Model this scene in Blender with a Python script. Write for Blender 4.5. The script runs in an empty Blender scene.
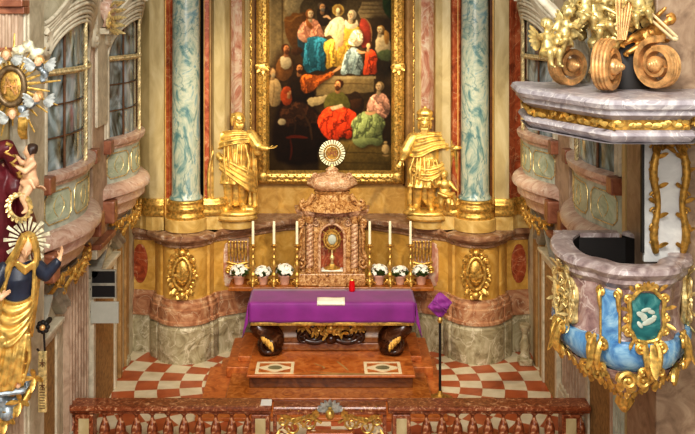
import bpy, bmesh, math, random
import numpy as np
from mathutils import Vector, Matrix, noise as mnoise
random.seed(7)
SC = bpy.context.scene
COL = SC.collection
V = Vector
PI = math.pi
sin, cos = math.sin, math.cos
F, CX, HY, HC = 985.0, 331.0, 5.0, 6.6      # lens in pixels, principal point, camera height

def at(px, py, Y):
    return V(((px-CX)*Y/F, Y, HC-(py-HY)*Y/F))

def lin(c):
    return tuple((x/255/12.92 if x/255 <= .04045 else ((x/255+.055)/1.055)**2.4) for x in c)

# ------------------------------------------------------------------ materials
def new_mat(name):
    m = bpy.data.materials.new(name); m.use_nodes = True
    nt = m.node_tree; b = nt.nodes['Principled BSDF']
    return m, nt, b

def coords(nt, scale=(1, 1, 1), rot=(0, 0, 0)):
    tc = nt.nodes.new('ShaderNodeTexCoord'); mp = nt.nodes.new('ShaderNodeMapping')
    mp.inputs['Scale'].default_value = scale; mp.inputs['Rotation'].default_value = rot
    nt.links.new(tc.outputs['Object'], mp.inputs['Vector'])
    return mp.outputs['Vector']

def ramp(nt, fac, stops):
    r = nt.nodes.new('ShaderNodeValToRGB'); e = r.color_ramp.elements
    while len(e) < len(stops): e.new(.5)
    for el, (p, c) in zip(e, stops):
        el.position = p; el.color = (*lin(c), 1)
    nt.links.new(fac, r.inputs['Fac'])
    return r.outputs['Color']

def bump(nt, b, fac, strength, dist=.02):
    bp = nt.nodes.new('ShaderNodeBump'); bp.inputs['Strength'].default_value = strength
    bp.inputs['Distance'].default_value = dist
    nt.links.new(fac, bp.inputs['Height']); nt.links.new(bp.outputs['Normal'], b.inputs['Normal'])

def plain(name, c, rough=.5, metal=0., var=.12, scale=6., bmp=0., spec=.5):
    m, nt, b = new_mat(name)
    v = coords(nt)
    n = nt.nodes.new('ShaderNodeTexNoise'); n.inputs['Scale'].default_value = scale
    n.inputs['Detail'].default_value = 5; n.inputs['Roughness'].default_value = .65
    nt.links.new(v, n.inputs['Vector'])
    lo = tuple(x*(1-var) for x in c); hi = tuple(min(255, x*(1+var)) for x in c)
    nt.links.new(ramp(nt, n.outputs['Fac'], [(.3, lo), (.7, hi)]), b.inputs['Base Color'])
    b.inputs['Roughness'].default_value = rough; b.inputs['Metallic'].default_value = metal
    b.inputs['Specular IOR Level'].default_value = spec
    if bmp: bump(nt, b, n.outputs['Fac'], bmp)
    return m

def marble(name, stops, scale=1.5, distort=2.5, rough=.3, rot=(.3, .5, 0), sc=(1, 1, 1), detail=8, vein=None, veinscale=2.5):
    """clouded marble: warped noise through a colour ramp, thin veins on top"""
    m, nt, b = new_mat(name)
    v = coords(nt, sc, rot)
    n = nt.nodes.new('ShaderNodeTexNoise'); n.inputs['Scale'].default_value = scale
    n.inputs['Detail'].default_value = detail; n.inputs['Distortion'].default_value = distort
    n.inputs['Roughness'].default_value = .6
    nt.links.new(v, n.inputs['Vector'])
    colr = ramp(nt, n.outputs['Fac'], stops)
    if vein:
        w = nt.nodes.new('ShaderNodeTexNoise'); w.inputs['Scale'].default_value = veinscale
        w.inputs['Detail'].default_value = 4; w.inputs['Distortion'].default_value = 1.2
        nt.links.new(v, w.inputs['Vector'])
        a = nt.nodes.new('ShaderNodeMath'); a.operation = 'SUBTRACT'; a.inputs[1].default_value = .5
        nt.links.new(w.outputs['Fac'], a.inputs[0])
        ab = nt.nodes.new('ShaderNodeMath'); ab.operation = 'ABSOLUTE'; nt.links.new(a.outputs[0], ab.inputs[0])
        mr = nt.nodes.new('ShaderNodeMapRange'); mr.inputs['From Min'].default_value = 0; mr.inputs['From Max'].default_value = .018
        mr.inputs['To Min'].default_value = .75; mr.inputs['To Max'].default_value = 0
        nt.links.new(ab.outputs[0], mr.inputs['Value'])
        mx = nt.nodes.new('ShaderNodeMix'); mx.data_type = 'RGBA'
        nt.links.new(mr.outputs['Result'], mx.inputs['Factor']); nt.links.new(colr, mx.inputs['A'])
        mx.inputs['B'].default_value = (*lin(vein), 1); colr = mx.outputs['Result']
    nt.links.new(colr, b.inputs['Base Color'])
    b.inputs['Roughness'].default_value = rough
    return m

def gold(name, c=(214, 160, 62), rough=.34, metal=.75, bmp=.25, scale=22):
    m, nt, b = new_mat(name)
    v = coords(nt)
    n = nt.nodes.new('ShaderNodeTexNoise'); n.inputs['Scale'].default_value = scale
    n.inputs['Detail'].default_value = 4
    nt.links.new(v, n.inputs['Vector'])
    lo = tuple(x*.78 for x in c); hi = tuple(min(255, x*1.14) for x in c)
    nt.links.new(ramp(nt, n.outputs['Fac'], [(.32, lo), (.62, hi)]), b.inputs['Base Color'])
    mr = nt.nodes.new('ShaderNodeMapRange'); mr.inputs['To Min'].default_value = rough-.1; mr.inputs['To Max'].default_value = rough+.18
    nt.links.new(n.outputs['Fac'], mr.inputs['Value']); nt.links.new(mr.outputs['Result'], b.inputs['Roughness'])
    b.inputs['Metallic'].default_value = metal
    if bmp: bump(nt, b, n.outputs['Fac'], bmp, .01)
    return m

# ------------------------------------------------------------------ mesh builder
def chaikin(pts, k=2, closed=False):
    for _ in range(k):
        q = []
        n = len(pts); rng = range(n if closed else n-1)
        if not closed: q.append(pts[0])
        for i in rng:
            a, b = pts[i], pts[(i+1) % n]
            q.append(tuple(.75*x+.25*y for x, y in zip(a, b))); q.append(tuple(.25*x+.75*y for x, y in zip(a, b)))
        if not closed: q.append(pts[-1])
        pts = q
    return pts

class MB:
    def __init__(s):
        s.v = []; s.f = []; s.m = []; s.mi = 0; s.T = None
    def add(s, vs, fs):
        o = len(s.v)
        if s.T is not None: vs = [s.T @ V(x) for x in vs]
        s.v += [tuple(x) for x in vs]
        s.f += [tuple(i+o for i in f) for f in fs]; s.m += [s.mi]*len(fs)
        return s
    def join(s, o, M=None):
        vs = o.v if M is None else [M @ V(x) for x in o.v]
        s.add(vs, o.f); return s
    def box(s, x0, x1, y0, y1, z0, z1):
        vs = [(x, y, z) for x in (x0, x1) for y in (y0, y1) for z in (z0, z1)]
        return s.add(vs, [(0, 1, 3, 2), (4, 6, 7, 5), (0, 4, 5, 1), (2, 3, 7, 6), (0, 2, 6, 4), (1, 5, 7, 3)])
    def tube(s, pts, r, n=8, closed=False, flat=1.0, up=None):
        pts = [V(p) for p in pts]; N = len(pts)
        rs = r if isinstance(r, (list, tuple)) else [r]*N
        if len(rs) != N:
            rs = [rs[min(len(rs)-1, int(i/(N-1)*(len(rs)-1)))] + (rs[min(len(rs)-1, int(i/(N-1)*(len(rs)-1))+1)]-rs[min(len(rs)-1, int(i/(N-1)*(len(rs)-1)))])*((i/(N-1)*(len(rs)-1)) % 1) for i in range(N)]
        vs = []; prev = None
        for i in range(N):
            a = pts[(i-1) % N] if (closed or i > 0) else pts[i]; b = pts[(i+1) % N] if (closed or i < N-1) else pts[i]
            t = b-a
            if t.length < 1e-9: t = V((0, 0, 1))
            t.normalize()
            if up is not None: x = V(up)-t*t.dot(V(up))
            elif prev is None:
                x = V((0, 0, 1)) if abs(t.z) < .9 else V((0, 1, 0)); x = x-t*t.dot(x)
            else: x = prev-t*t.dot(prev)
            if x.length < 1e-6: x = t.orthogonal()
            x.normalize(); prev = x; y = t.cross(x)
            for k in range(n):
                a = 2*PI*k/n
                vs.append(pts[i]+x*(cos(a)*rs[i]*flat)+y*(sin(a)*rs[i]))
        fs = []
        for i in range(N if closed else N-1):
            j = (i+1) % N
            for k in range(n):
                l = (k+1) % n
                fs.append((i*n+k, i*n+l, j*n+l, j*n+k))
        if not closed:
            fs.append(tuple(range(n))[::-1]); fs.append(tuple((N-1)*n+k for k in range(n)))
        return s.add(vs, fs)
    def lathe(s, prof, c=(0, 0, 0), n=24, a0=0, a1=2*PI, sx=1, sy=1, rad=None):
        full = abs(a1-a0-2*PI) < 1e-6; M = n if full else n+1
        vs = []; fs = []
        for r, z in prof:
            for k in range(M):
                a = a0+(a1-a0)*k/n; rr = max(r, 1e-4)*(rad(a, z) if rad else 1)
                vs.append((c[0]+cos(a)*rr*sx, c[1]+sin(a)*rr*sy, c[2]+z))
        for i in range(len(prof)-1):
            for k in range(n):
                l = (k+1) % M
                fs.append((i*M+k, i*M+l, (i+1)*M+l, (i+1)*M+k))
        if full:
            fs.append(tuple(range(M))[::-1]); fs.append(tuple((len(prof)-1)*M+k for k in range(M)))
        return s.add(vs, fs)
    def ell(s, c, r, R=None, n=14, m=10):
        if not hasattr(r, '__len__'): r = (r, r, r)
        R = R or Matrix.Identity(3); c = V(c); vs = []; fs = []
        for i in range(1, m):
            p = PI*i/m
            for k in range(n):
                a = 2*PI*k/n
                vs.append(c+R @ V((r[0]*sin(p)*cos(a), r[1]*sin(p)*sin(a), r[2]*cos(p))))
        vs.append(c+R @ V((0, 0, r[2]))); vs.append(c+R @ V((0, 0, -r[2])))
        for i in range(m-2):
            for k in range(n):
                l = (k+1) % n
                fs.append((i*n+k, (i+1)*n+k, (i+1)*n+l, i*n+l))
        T = len(vs)-2
        for k in range(n):
            l = (k+1) % n
            fs.append((T, k, l)); fs.append((T+1, (m-2)*n+l, (m-2)*n+k))
        return s.add(vs, fs)
    def cap(s, a, b, r0, r1=None, n=12):
        r1 = r0 if r1 is None else r1
        a, b = V(a), V(b); d = b-a; L = d.length
        if L < 1e-6: return s.ell(a, r0)
        d.normalize(); pts = []; rs = []
        for q in (-1, -.8, -.45, 0): pts.append(a+d*(q*r0)); rs.append(max(r0*math.sqrt(max(0, 1-q*q)), .0005))
        for q in (0, .45, .8, 1): pts.append(b+d*(q*r1)); rs.append(max(r1*math.sqrt(max(0, 1-q*q)), .0005))
        return s.tube(pts, rs, n)
    def chain(s, pts, rs, n=12):
        for i in range(len(pts)-1): s.cap(pts[i], pts[i+1], rs[i], rs[i+1], n)
        return s
    def loft(s, secs, n=40):
        """secs: (cx,cy,z, rx,ry, fold amplitude, fold count, phase)"""
        vs = []; fs = []
        for cx, cy, z, rx, ry, am, nf, ph in secs:
            for k in range(n):
                a = 2*PI*k/n
                q = 1+am*(.7*sin(nf*a+ph)+.4*sin((nf*1.7//1)*a-1.3*ph+1))
                vs.append((cx+rx*q*cos(a), cy+ry*q*sin(a), z))
        N = len(secs)
        for i in range(N-1):
            for k in range(n):
                l = (k+1) % n
                fs.append((i*n+k, i*n+l, (i+1)*n+l, (i+1)*n+k))
        fs.append(tuple(range(n))[::-1]); fs.append(tuple((N-1)*n+k for k in range(n)))
        return s.add(vs, fs)
    def sweep(s, path, prof, closedprof=False):
        """path: plan points (x,y) left to right; prof: (out, z); out is towards the viewer"""
        N = len(path); vs = []; fs = []; M = len(prof)
        for i in range(N):
            t = V((0, 0))
            if i > 0: t += (V(path[i])-V(path[i-1])).normalized()
            if i < N-1: t += (V(path[i+1])-V(path[i])).normalized()
            t.normalize(); nx, ny = t.y, -t.x
            for d, z in prof: vs.append((path[i][0]+nx*d, path[i][1]+ny*d, z))
        for i in range(N-1):
            for k in range(M if closedprof else M-1):
                l = (k+1) % M
                fs.append((i*M+k, (i+1)*M+k, (i+1)*M+l, i*M+l))
        if closedprof:
            fs.append(tuple(range(M))); fs.append(tuple((N-1)*M+k for k in range(M))[::-1])
        return s.add(vs, fs)
    def prism(s, poly, o, ex, ey, ez, h):
        """polygon (u,v) on o+u*ex+v*ey, thickened h along ez"""
        o, ex, ey, ez = V(o), V(ex), V(ey), V(ez); n = len(poly)
        vs = [o+ex*u+ey*w for u, w in poly]+[o+ex*u+ey*w+ez*h for u, w in poly]
        fs = [tuple(range(n))[::-1], tuple(range(n, 2*n))]+[(i, (i+1) % n, n+(i+1) % n, n+i) for i in range(n)]
        return s.add(vs, fs)
    def grid(s, fn, nu, nv):
        vs = [fn(i/nu, j/nv) for i in range(nu+1) for j in range(nv+1)]
        fs = [(i*(nv+1)+j, (i+1)*(nv+1)+j, (i+1)*(nv+1)+j+1, i*(nv+1)+j+1) for i in range(nu) for j in range(nv)]
        return s.add(vs, fs)
    def scroll(s, c, ex, ey, r, turns=1.5, th=.02, a0=0, sgn=1, n=6, inner=.15, flat=1.0):
        c, ex, ey = V(c), V(ex), V(ey); pts = []; rs = []; K = int(14*turns)+4
        for i in range(K+1):
            q = i/K; a = a0+sgn*2*PI*turns*q; rr = r*(1-(1-inner)*q)
            pts.append(c+ex*(cos(a)*rr)+ey*(sin(a)*rr)); rs.append(th*(1-.45*q))
        s.tube(pts, rs, n, flat=flat, up=ex.cross(ey)); s.ell(pts[-1], th*1.1, n=8, m=6)
        return s
    def leaf(s, p, d, up, L, W, curl=.5, n=6):
        """acanthus-like leaf: flattened tapering, tip curling along up"""
        p, d, up = V(p), V(d).normalized(), V(up).normalized(); pts = []; rs = []
        for i in range(8):
            q = i/7
            pts.append(p+d*(L*sin(q*1.35)/sin(1.35))+up*(curl*L*q*q)); rs.append(W*max(.08, sin(PI*min(.97, .12+.85*q))))
        return s.tube(pts, rs, n, flat=.4, up=up)
    def warp(s, fn):
        s.v = [tuple(fn(*p)) for p in s.v]; return s
    def mesh(s, name, off=(0, 0, 0)):
        me = bpy.data.meshes.new(name)
        me.from_pydata([(x-off[0], y-off[1], z-off[2]) for x, y, z in s.v], [], s.f)
        if any(s.m):
            me.polygons.foreach_set('material_index', s.m)
        bm = bmesh.new(); bm.from_mesh(me); bmesh.ops.recalc_face_normals(bm, faces=bm.faces); bm.to_mesh(me); bm.free()
        return me
    def build(s, name, mat, parent=None, smooth=None, bevel=0, kind=None, fuse=0, sm=3, dec=0, disp=0):
        off = parent_loc(parent)
        me = s.mesh(name, off)
        if fuse: me = fuse_mesh(me, fuse, sm, dec, disp)
        return link(name, me, mat, parent, 50 if smooth is None else smooth, bevel, kind)

def parent_loc(p):
    o = V((0, 0, 0))
    while p is not None: o += p.location; p = p.parent
    return o

def link(name, me, mat, parent=None, smooth=40, bevel=0, kind=None):
    o = bpy.data.objects.new(name, me); COL.objects.link(o)
    me.materials.clear()
    for m in (mat if isinstance(mat, (list, tuple)) else [mat]): me.materials.append(m)
    if parent is not None: o.parent = parent
    if bevel:
        b = o.modifiers.new('bevel', 'BEVEL'); b.width = bevel; b.segments = 2; b.limit_method = 'ANGLE'; b.angle_limit = .6
    if smooth:
        me.polygons.foreach_set('use_smooth', [True]*len(me.polygons))
        try:
            me.set_sharp_from_angle(angle=math.radians(smooth))
        except Exception: pass
    if kind: o['kind'] = kind
    return o

def fuse_mesh(me, voxel, sm=3, dec=0, disp=0):
    o = bpy.data.objects.new('temporary', me); COL.objects.link(o)
    r = o.modifiers.new('r', 'REMESH'); r.mode = 'VOXEL'; r.voxel_size = voxel
    if sm:
        q = o.modifiers.new('s', 'SMOOTH'); q.factor = .5; q.iterations = sm
    if disp:
        tx = bpy.data.textures.get('carve') or bpy.data.textures.new('carve', 'CLOUDS'); tx.noise_scale = .06
        d = o.modifiers.new('d', 'DISPLACE'); d.texture = tx; d.strength = disp; d.mid_level = .5
    if dec:
        q = o.modifiers.new('c', 'DECIMATE'); q.ratio = dec
    dg = bpy.context.evaluated_depsgraph_get(); dg.update()
    out = bpy.data.meshes.new_from_object(o.evaluated_get(dg))
    bpy.data.objects.remove(o)
    return out

def thing(name, label, cat, loc=(0, 0, 0), group=None, rz=0):
    o = bpy.data.objects.new(name, None); COL.objects.link(o); o.location = loc; o.rotation_euler = (0, 0, rz)
    o.empty_display_size = .1
    return tag(o, label, cat, group)

def tag(o, label, cat, group=None, kind=None):
    o['label'] = label; o['category'] = cat
    if group: o['group'] = group
    if kind: o['kind'] = kind
    return o

def struct(o):
    o['kind'] = 'structure'; return o

def copy_tree(o, parent=None):
    c = o.copy(); COL.objects.link(c); c.parent = parent
    for ch in list(o.children): copy_tree(ch, c)
    return c

def dup(root, loc, label, rz=0, group=None, scale=None):
    c = copy_tree(root); c.location = loc; c.rotation_euler = (0, 0, rz); c['label'] = label
    if group: c['group'] = group
    if scale: c.scale = scale
    return c

# ---- plan path helpers
def mirror_path(half):
    return list(half)+[(-x, y) for x, y in reversed(half[:-1] if abs(half[-1][0]) < 1e-6 else half)]

def dense(path, step=.06):
    out = []
    for (a, b), (c, d) in zip(path, path[1:]):
        k = max(1, int(math.hypot(c-a, d-b)/step))
        out += [(a+(c-a)*i/k, b+(d-b)*i/k) for i in range(k)]
    return out+[path[-1]]

def span(path, px0, px1):
    """the stretch of a dense plan path seen between two picture columns"""
    return [p for p in path if px0 <= CX+F*p[0]/p[1] <= px1]
# ------------------------------------------------------------------ palette
M = {}
M['gold'] = gold('gilding', (206, 168, 92), rough=.34, metal=.7)
M['gold_pale'] = gold('pale gilding', (222, 200, 142), rough=.36, metal=.65)
M['gold_dark'] = gold('old gilding', (168, 128, 60), rough=.42, metal=.6)
M['silver'] = gold('silvered carving', (176, 180, 176), rough=.4, metal=.5)
M['cream'] = marble('cream stucco marble', [(.25, (148, 128, 84)), (.5, (182, 162, 116)), (.75, (208, 192, 150))], 2.4, 1.2, .42, detail=10, sc=(1, 1, .35), rot=(0, 0, 0))
M['ochre'] = marble('ochre stucco marble', [(.25, (172, 126, 54)), (.5, (202, 156, 76)), (.75, (220, 182, 108))], 4.5, 1.2, .4, detail=10)
M['ochre2'] = marble('pale ochre stone', [(.28, (168, 132, 66)), (.5, (202, 168, 100)), (.72, (220, 196, 138))], 3.0, 1.5, .42, detail=10)
M['pinkm'] = marble('pink veined marble', [(.3, (158, 96, 78)), (.44, (192, 140, 118)), (.56, (212, 184, 160)), (.7, (222, 208, 184))], 1.6, 3.5, .35, vein=(228, 212, 196), veinscale=1.6)
M['red'] = marble('red marble', [(.3, (120, 52, 30)), (.5, (166, 80, 46)), (.7, (196, 118, 78))], 2.5, 3, .35, vein=(206, 160, 120), veinscale=3)
M['brown'] = marble('dark brown marble', [(.3, (62, 34, 14)), (.5, (96, 56, 24)), (.72, (128, 80, 40))], 2.2, 2.5, .4)
M['tan'] = marble('tan stone', [(.3, (138, 104, 62)), (.7, (178, 142, 92))], 3, 1.5, .5)
M['teal'] = marble('blue green column marble', [(.30, (70, 108, 116)), (.40, (112, 142, 138)), (.47, (160, 172, 156)), (.55, (190, 192, 170)), (.63, (140, 164, 162)), (.75, (86, 124, 138))], 1.6, 3.0, .28, rot=(.2, .7, .4), sc=(1.2, 1.2, .8), vein=(70, 112, 116), veinscale=1.3)
M['skirt'] = marble('grey veined marble', [(.28, (112, 100, 72)), (.45, (160, 148, 116)), (.6, (186, 176, 146)), (.75, (206, 196, 168))], 2.4, 3.5, .4, vein=(216, 206, 180), veinscale=2.2)
M['plinthp'] = marble('rose plinth marble', [(.3, (134, 84, 56)), (.5, (176, 126, 92)), (.72, (204, 166, 130))], 2.2, 3, .4, vein=(214, 190, 160), veinscale=2.2)
M['ledge'] = marble('mauve cornice marble', [(.3, (112, 76, 56)), (.5, (150, 112, 84)), (.72, (190, 160, 130))], 2.5, 3, .35, vein=(200, 184, 166))
M['wall'] = marble('pale grey stucco', [(.3, (160, 148, 122)), (.5, (190, 180, 154)), (.72, (214, 204, 182))], 3.5, 1.2, .5, detail=10)
M['stone'] = marble('cream stone', [(.3, (176, 166, 142)), (.6, (216, 206, 182))], 5, 1.0, .45, detail=10)
M['pinkflute'] = marble('rose stucco', [(.3, (150, 122, 100)), (.6, (196, 172, 148))], 3.0, 1.2, .5, detail=10)
M['green'] = marble('pale green panel marble', [(.3, (146, 158, 132)), (.5, (176, 188, 162)), (.72, (200, 206, 186))], 2.2, 3, .35, vein=(206, 208, 184))
M['greengrey'] = marble('grey green marble', [(.3, (156, 164, 150)), (.55, (188, 194, 178)), (.75, (208, 210, 196))], 2.2, 2.5, .4)
M['shelfpink'] = marble('rose moulding marble', [(.3, (158, 118, 100)), (.45, (194, 158, 138)), (.58, (206, 178, 158)), (.72, (216, 198, 180))], 2.4, 3.5, .33, vein=(226, 210, 194), veinscale=2)
M['rust'] = marble('rust red marble', [(.3, (116, 66, 46)), (.6, (160, 106, 78))], 2.5, 2.5, .35)
M['greystone'] = marble('grey stone', [(.3, (120, 116, 104)), (.6, (164, 158, 142))], 2.5, 1.5, .5)
M['mauve'] = marble('mauve pulpit marble', [(.28, (104, 76, 74)), (.45, (146, 116, 110)), (.6, (172, 148, 140)), (.76, (198, 180, 168))], 2.8, 3.5, .3, vein=(206, 190, 180), veinscale=2.4)
M['lilac'] = marble('lilac grey marble', [(.28, (128, 118, 122)), (.5, (168, 160, 162)), (.74, (204, 198, 194))], 2.5, 3, .35, vein=(220, 214, 208))
M['bluem'] = marble('blue pulpit marble', [(.3, (58, 100, 148)), (.48, (92, 140, 180)), (.62, (140, 178, 200)), (.78, (190, 208, 212))], 2.6, 3.5, .25)
M['rail'] = marble('speckled red rail marble', [(.34, (92, 42, 22)), (.48, (138, 74, 42)), (.57, (160, 94, 60)), (.65, (216, 172, 132))], 11, 1.6, .28, detail=12)
M['platform'] = marble('red step marble', [(.3, (140, 72, 30)), (.5, (178, 100, 46)), (.7, (202, 130, 70))], 5, 1.5, .3, detail=10)
M['dais'] = marble('brown red dais marble', [(.3, (118, 62, 22)), (.5, (156, 92, 38)), (.7, (182, 120, 60))], 4.5, 2, .27, detail=10)
M['taber'] = marble('speckled tan tabernacle marble', [(.36, (96, 58, 26)), (.46, (162, 112, 62)), (.56, (198, 154, 100)), (.68, (222, 188, 140))], 9, 2.5, .35, detail=11)
M['taberp'] = marble('rose tabernacle marble', [(.34, (124, 82, 54)), (.45, (186, 140, 104)), (.58, (210, 176, 140)), (.7, (228, 202, 172))], 5.5, 3, .35, detail=10, vein=(120, 78, 50), veinscale=5)
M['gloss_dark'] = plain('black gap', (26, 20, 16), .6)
M['wood'] = plain('brown wood', (92, 60, 34), .5, scale=8, var=.25)
M['doorw'] = plain('brown door cloth', (150, 116, 70), .8, scale=14, var=.2)

# ------------------------------------------------------------------ floor: polar checker of cream and red slabs
def floor_mat():
    m, nt, b = new_mat('checker floor')
    tc = nt.nodes.new('ShaderNodeTexCoord'); sep = nt.nodes.new('ShaderNodeSeparateXYZ'); nt.links.new(tc.outputs['Object'], sep.inputs[0])
    def mth(op, a, b_=None):
        n = nt.nodes.new('ShaderNodeMath'); n.operation = op
        for i, x in enumerate((a, b_)):
            if x is None: continue
            if isinstance(x, (int, float)): n.inputs[i].default_value = x
            else: nt.links.new(x, n.inputs[i])
        return n.outputs[0]
    y = mth('SUBTRACT', sep.outputs['Y'], 17.3)
    r = mth('SQRT', mth('ADD', mth('MULTIPLY', sep.outputs['X'], sep.outputs['X']), mth('MULTIPLY', y, y)))
    ang = mth('ARCTAN2', y, sep.outputs['X'])
    ri = mth('FLOOR', mth('DIVIDE', mth('SUBTRACT', r, 2.25), .38)); ai = mth('FLOOR', mth('DIVIDE', ang, 2*PI/48))
    chk = mth('MODULO', mth('ABSOLUTE', mth('ADD', ri, ai)), 2)
    n = nt.nodes.new('ShaderNodeTexNoise'); n.inputs['Scale'].default_value = 3; n.inputs['Detail'].default_value = 8
    nt.links.new(tc.outputs['Object'], n.inputs['Vector'])
    c1 = ramp(nt, n.outputs['Fac'], [(.3, (158, 76, 40)), (.7, (190, 104, 62))]); c2 = ramp(nt, n.outputs['Fac'], [(.3, (204, 188, 156)), (.7, (230, 220, 194))])
    mx = nt.nodes.new('ShaderNodeMix'); mx.data_type = 'RGBA'
    nt.links.new(chk, mx.inputs['Factor']); nt.links.new(c1, mx.inputs['A']); nt.links.new(c2, mx.inputs['B'])
    nt.links.new(mx.outputs['Result'], b.inputs['Base Color']); b.inputs['Roughness'].default_value = .3
    return m
fl = MB().grid(lambda u, v: (-6+12*u, 5+16*v, 0), 4, 4).build('floor', floor_mat(), smooth=0); struct(fl)

# ------------------------------------------------------------------ back wall
lower_half = [(-3.95, 18.95), (-3.36, 18.82), (-3.28, 18.58), (-3.2, 18.5)]
lower_half += [(-2.74+.43*cos(a), 18.6+.43*sin(a)) for a in [math.radians(195+150*i/16) for i in range(17)]]
lower_half += [(-2.28, 18.5), (-2.22, 18.7), (-2.0, 18.85), (-1.75, 18.98), (-1.4, 19.3), (-.9, 19.62), (-.4, 19.8), (0, 19.85)]
LOW = mirror_path(lower_half)
LOWD = dense(LOW)
sk = MB().sweep(LOWD, [(.12, 0), (.12, .62), (.09, .66), (.09, .69)]); struct(sk.build('baseboard_back', M['skirt'], smooth=30))
pl = MB().sweep(LOWD, [(.09, .69), (.13, .71), (.13, .76), (.1, .78), (.1, .98), (.07, 1.0), (.07, 1.06), (.03, 1.1), (.03, 1.14), (0, 1.15)]); struct(pl.build('trim_1', M['plinthp'], smooth=30))
dd = MB().sweep(LOWD, [(0, 1.15), (0, 2.12)]); struct(dd.build('wall_back', M['ochre'], smooth=30))
cn = MB().sweep(LOWD, [(0, 2.1), (.04, 2.12), (.04, 2.16), (.1, 2.2), (.12, 2.24), (.17, 2.25), (.19, 2.28), (.19, 2.34), (.16, 2.36), (-.6, 2.37)]); struct(cn.build('trim_2', M['ledge'], smooth=30))
upper_half = [(-3.95, 18.85), (-3.5, 18.8), (-3.38, 18.66), (-3.06, 18.66), (-3.03, 18.95), (-2.45, 18.95), (-2.42, 18.72), (-2.2, 18.72), (-2.08, 18.85), (-1.98, 19.2), (-1.7, 19.65), (-1.56, 19.95), (-1.5, 20.0), (0, 20.02)]
UP = mirror_path(upper_half); UPD = dense(UP, .02)
struct(MB().sweep(dense(UP, .1), [(0, 2.3), (0, 9)]).build('wall_back_upper', M['ochre'], smooth=30))
tn = [3]
def strip(px0, px1, mat, d, z0, z1):
    p = span(UPD, px0, px1)
    if len(p) < 2: return
    b = MB().sweep([p[0], p[-1]] if len(p) < 6 else [p[0], p[len(p)//2], p[-1]], [(-.05, z0), (d, z0), (d, z1), (-.05, z1)], True)
    struct(b.build('trim_%d' % tn[0], mat, smooth=0, bevel=.008)); tn[0] += 1
Z0, Z1 = 2.94, 9
for a, b, m, d in [(128, 139, 'brown', .02), (139, 142, 'tan', .06), (142, 166, 'cream', .10), (146, 150, 'tan', .108), (166, 173, 'red', .05), (173, 200, 'cream', .02), (200, 204, 'gloss_dark', .01), (204, 210, 'red', .05),  # the near-black strips stand in for shaded gaps beside the columns
                   (209.5, 212, 'tan', .09), (211, 225, 'cream', .11), (224, 227.5, 'tan', .08), (227, 240, 'pinkm', .06), (239.5, 242, 'tan', .09), (241.5, 246, 'cream', .10), (246, 253, 'tan', .05), (252, 256.5, 'brown', .07),
                   (404, 410, 'brown', .07), (409, 412, 'tan', .09), (411.5, 419, 'tan', .05), (418.5, 424, 'cream', .10), (423, 438, 'pinkm', .06), (437, 440, 'tan', .08), (439, 452, 'cream', .11), (451, 460, 'red', .05),
                   (460, 463, 'gloss_dark', .01), (463, 488, 'cream', .02), (488, 493, 'brown', .05), (493, 509, 'cream', .10), (508, 520, 'red', .05), (519, 526, 'cream', .09), (525, 533, 'brown', .02)]:
    strip(a, b, M[m], d, Z0, Z1)
# the gilded band that runs round the pilaster feet and the pedestals under it
def band(px0, px1, d):
    p = span(UPD, px0, px1); p = p[::4]+[p[-1]]
    b = MB().sweep(p, [(-.05, 2.36), (d, 2.36), (d, 2.62), (-.05, 2.62)], True)
    struct(b.build('trim_%d' % tn[0], M['ochre2'], smooth=0)); tn[0] += 1
    b = MB().sweep(p, [(-.05, 2.62), (d+.03, 2.63), (d+.05, 2.66), (d+.05, 2.7), (d+.02, 2.74), (d+.03, 2.80), (d+.04, 2.84), (d+.02, 2.88), (d+.02, 2.92), (d, 2.95), (-.05, 2.95)], True)
    struct(b.build('trim_%d' % tn[0], M['gold'], smooth=35)); tn[0] += 1
for a, b, d in [(128, 142, .06), (142, 166, .14), (166, 204, .05), (204, 226, .15), (226, 246, .1), (416, 437, .1), (437, 460, .15), (460, 493, .05), (493, 510, .14), (510, 532, .08)]: band(a, b, d)

# ------------------------------------------------------------------ columns
def column(x, y, label):
    t = thing('marble_column', label, 'column', (x, y, 2.36), 'blue green columns flanking the altarpiece')
    MB().lathe([(.40, 2.37), (.40, 2.60)], (x, y, 0), 40).build('plinth', M['ochre2'], t, bevel=.008)
    b = MB().lathe([(.36, 2.60), (.37, 2.63), (.37, 2.67), (.34, 2.69), (.33, 2.72), (.355, 2.75), (.37, 2.79), (.355, 2.83), (.32, 2.85), (.315, 2.88), (.335, 2.90), (.33, 2.93), (.29, 2.95)], (x, y, 0), 48)
    b.build('base', M['gold'], t, smooth=60)
    MB().lathe([(.31, 2.95), (.31, 2.98), (.275, 3.02), (.268, 3.1), (.262, 5), (.25, 7.2), (.235, 9)], (x, y, 0), 48).build('shaft', M['teal'], t, smooth=60)
column(-2.74, 18.62, 'blue green marble column behind the left gilded statue')
column(2.72, 18.62, 'blue green marble column behind the right gilded statue')

# chains of gilded loops beside the picture frame
def chain_band(px, Y, label):
    X = (px-CX)*Y/F; b = MB(); z = 3.1; k = 0
    while z < 7.4:
        s = 1 if k % 2 else -1
        pts = [(X+.05*sin(a)*(1+.25*cos(2*a)), Y-.02, z+.13*(1-cos(a))) for a in [2*PI*i/14 for i in range(14)]]
        b.tube(pts, .014, 5, closed=True)
        b.scroll((X, Y-.03, z+.13), (s, 0, 0), (0, 0, 1), .045, 1.2, .012, 0, s, 5)
        b.ell((X, Y-.03, z), (.025, .02, .025), n=8, m=6); z += .27; k += 1
    o = b.build('gilded_chain_ornament', M['gold'])
    tag(o, label, 'carved ornament', 'gilded loop bands beside the altarpiece')
chain_band(249.3, 19.66, 'upright gilded loop band left of the altarpiece frame')
chain_band(415.3, 19.66, 'upright gilded loop band right of the altarpiece frame')

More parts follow.
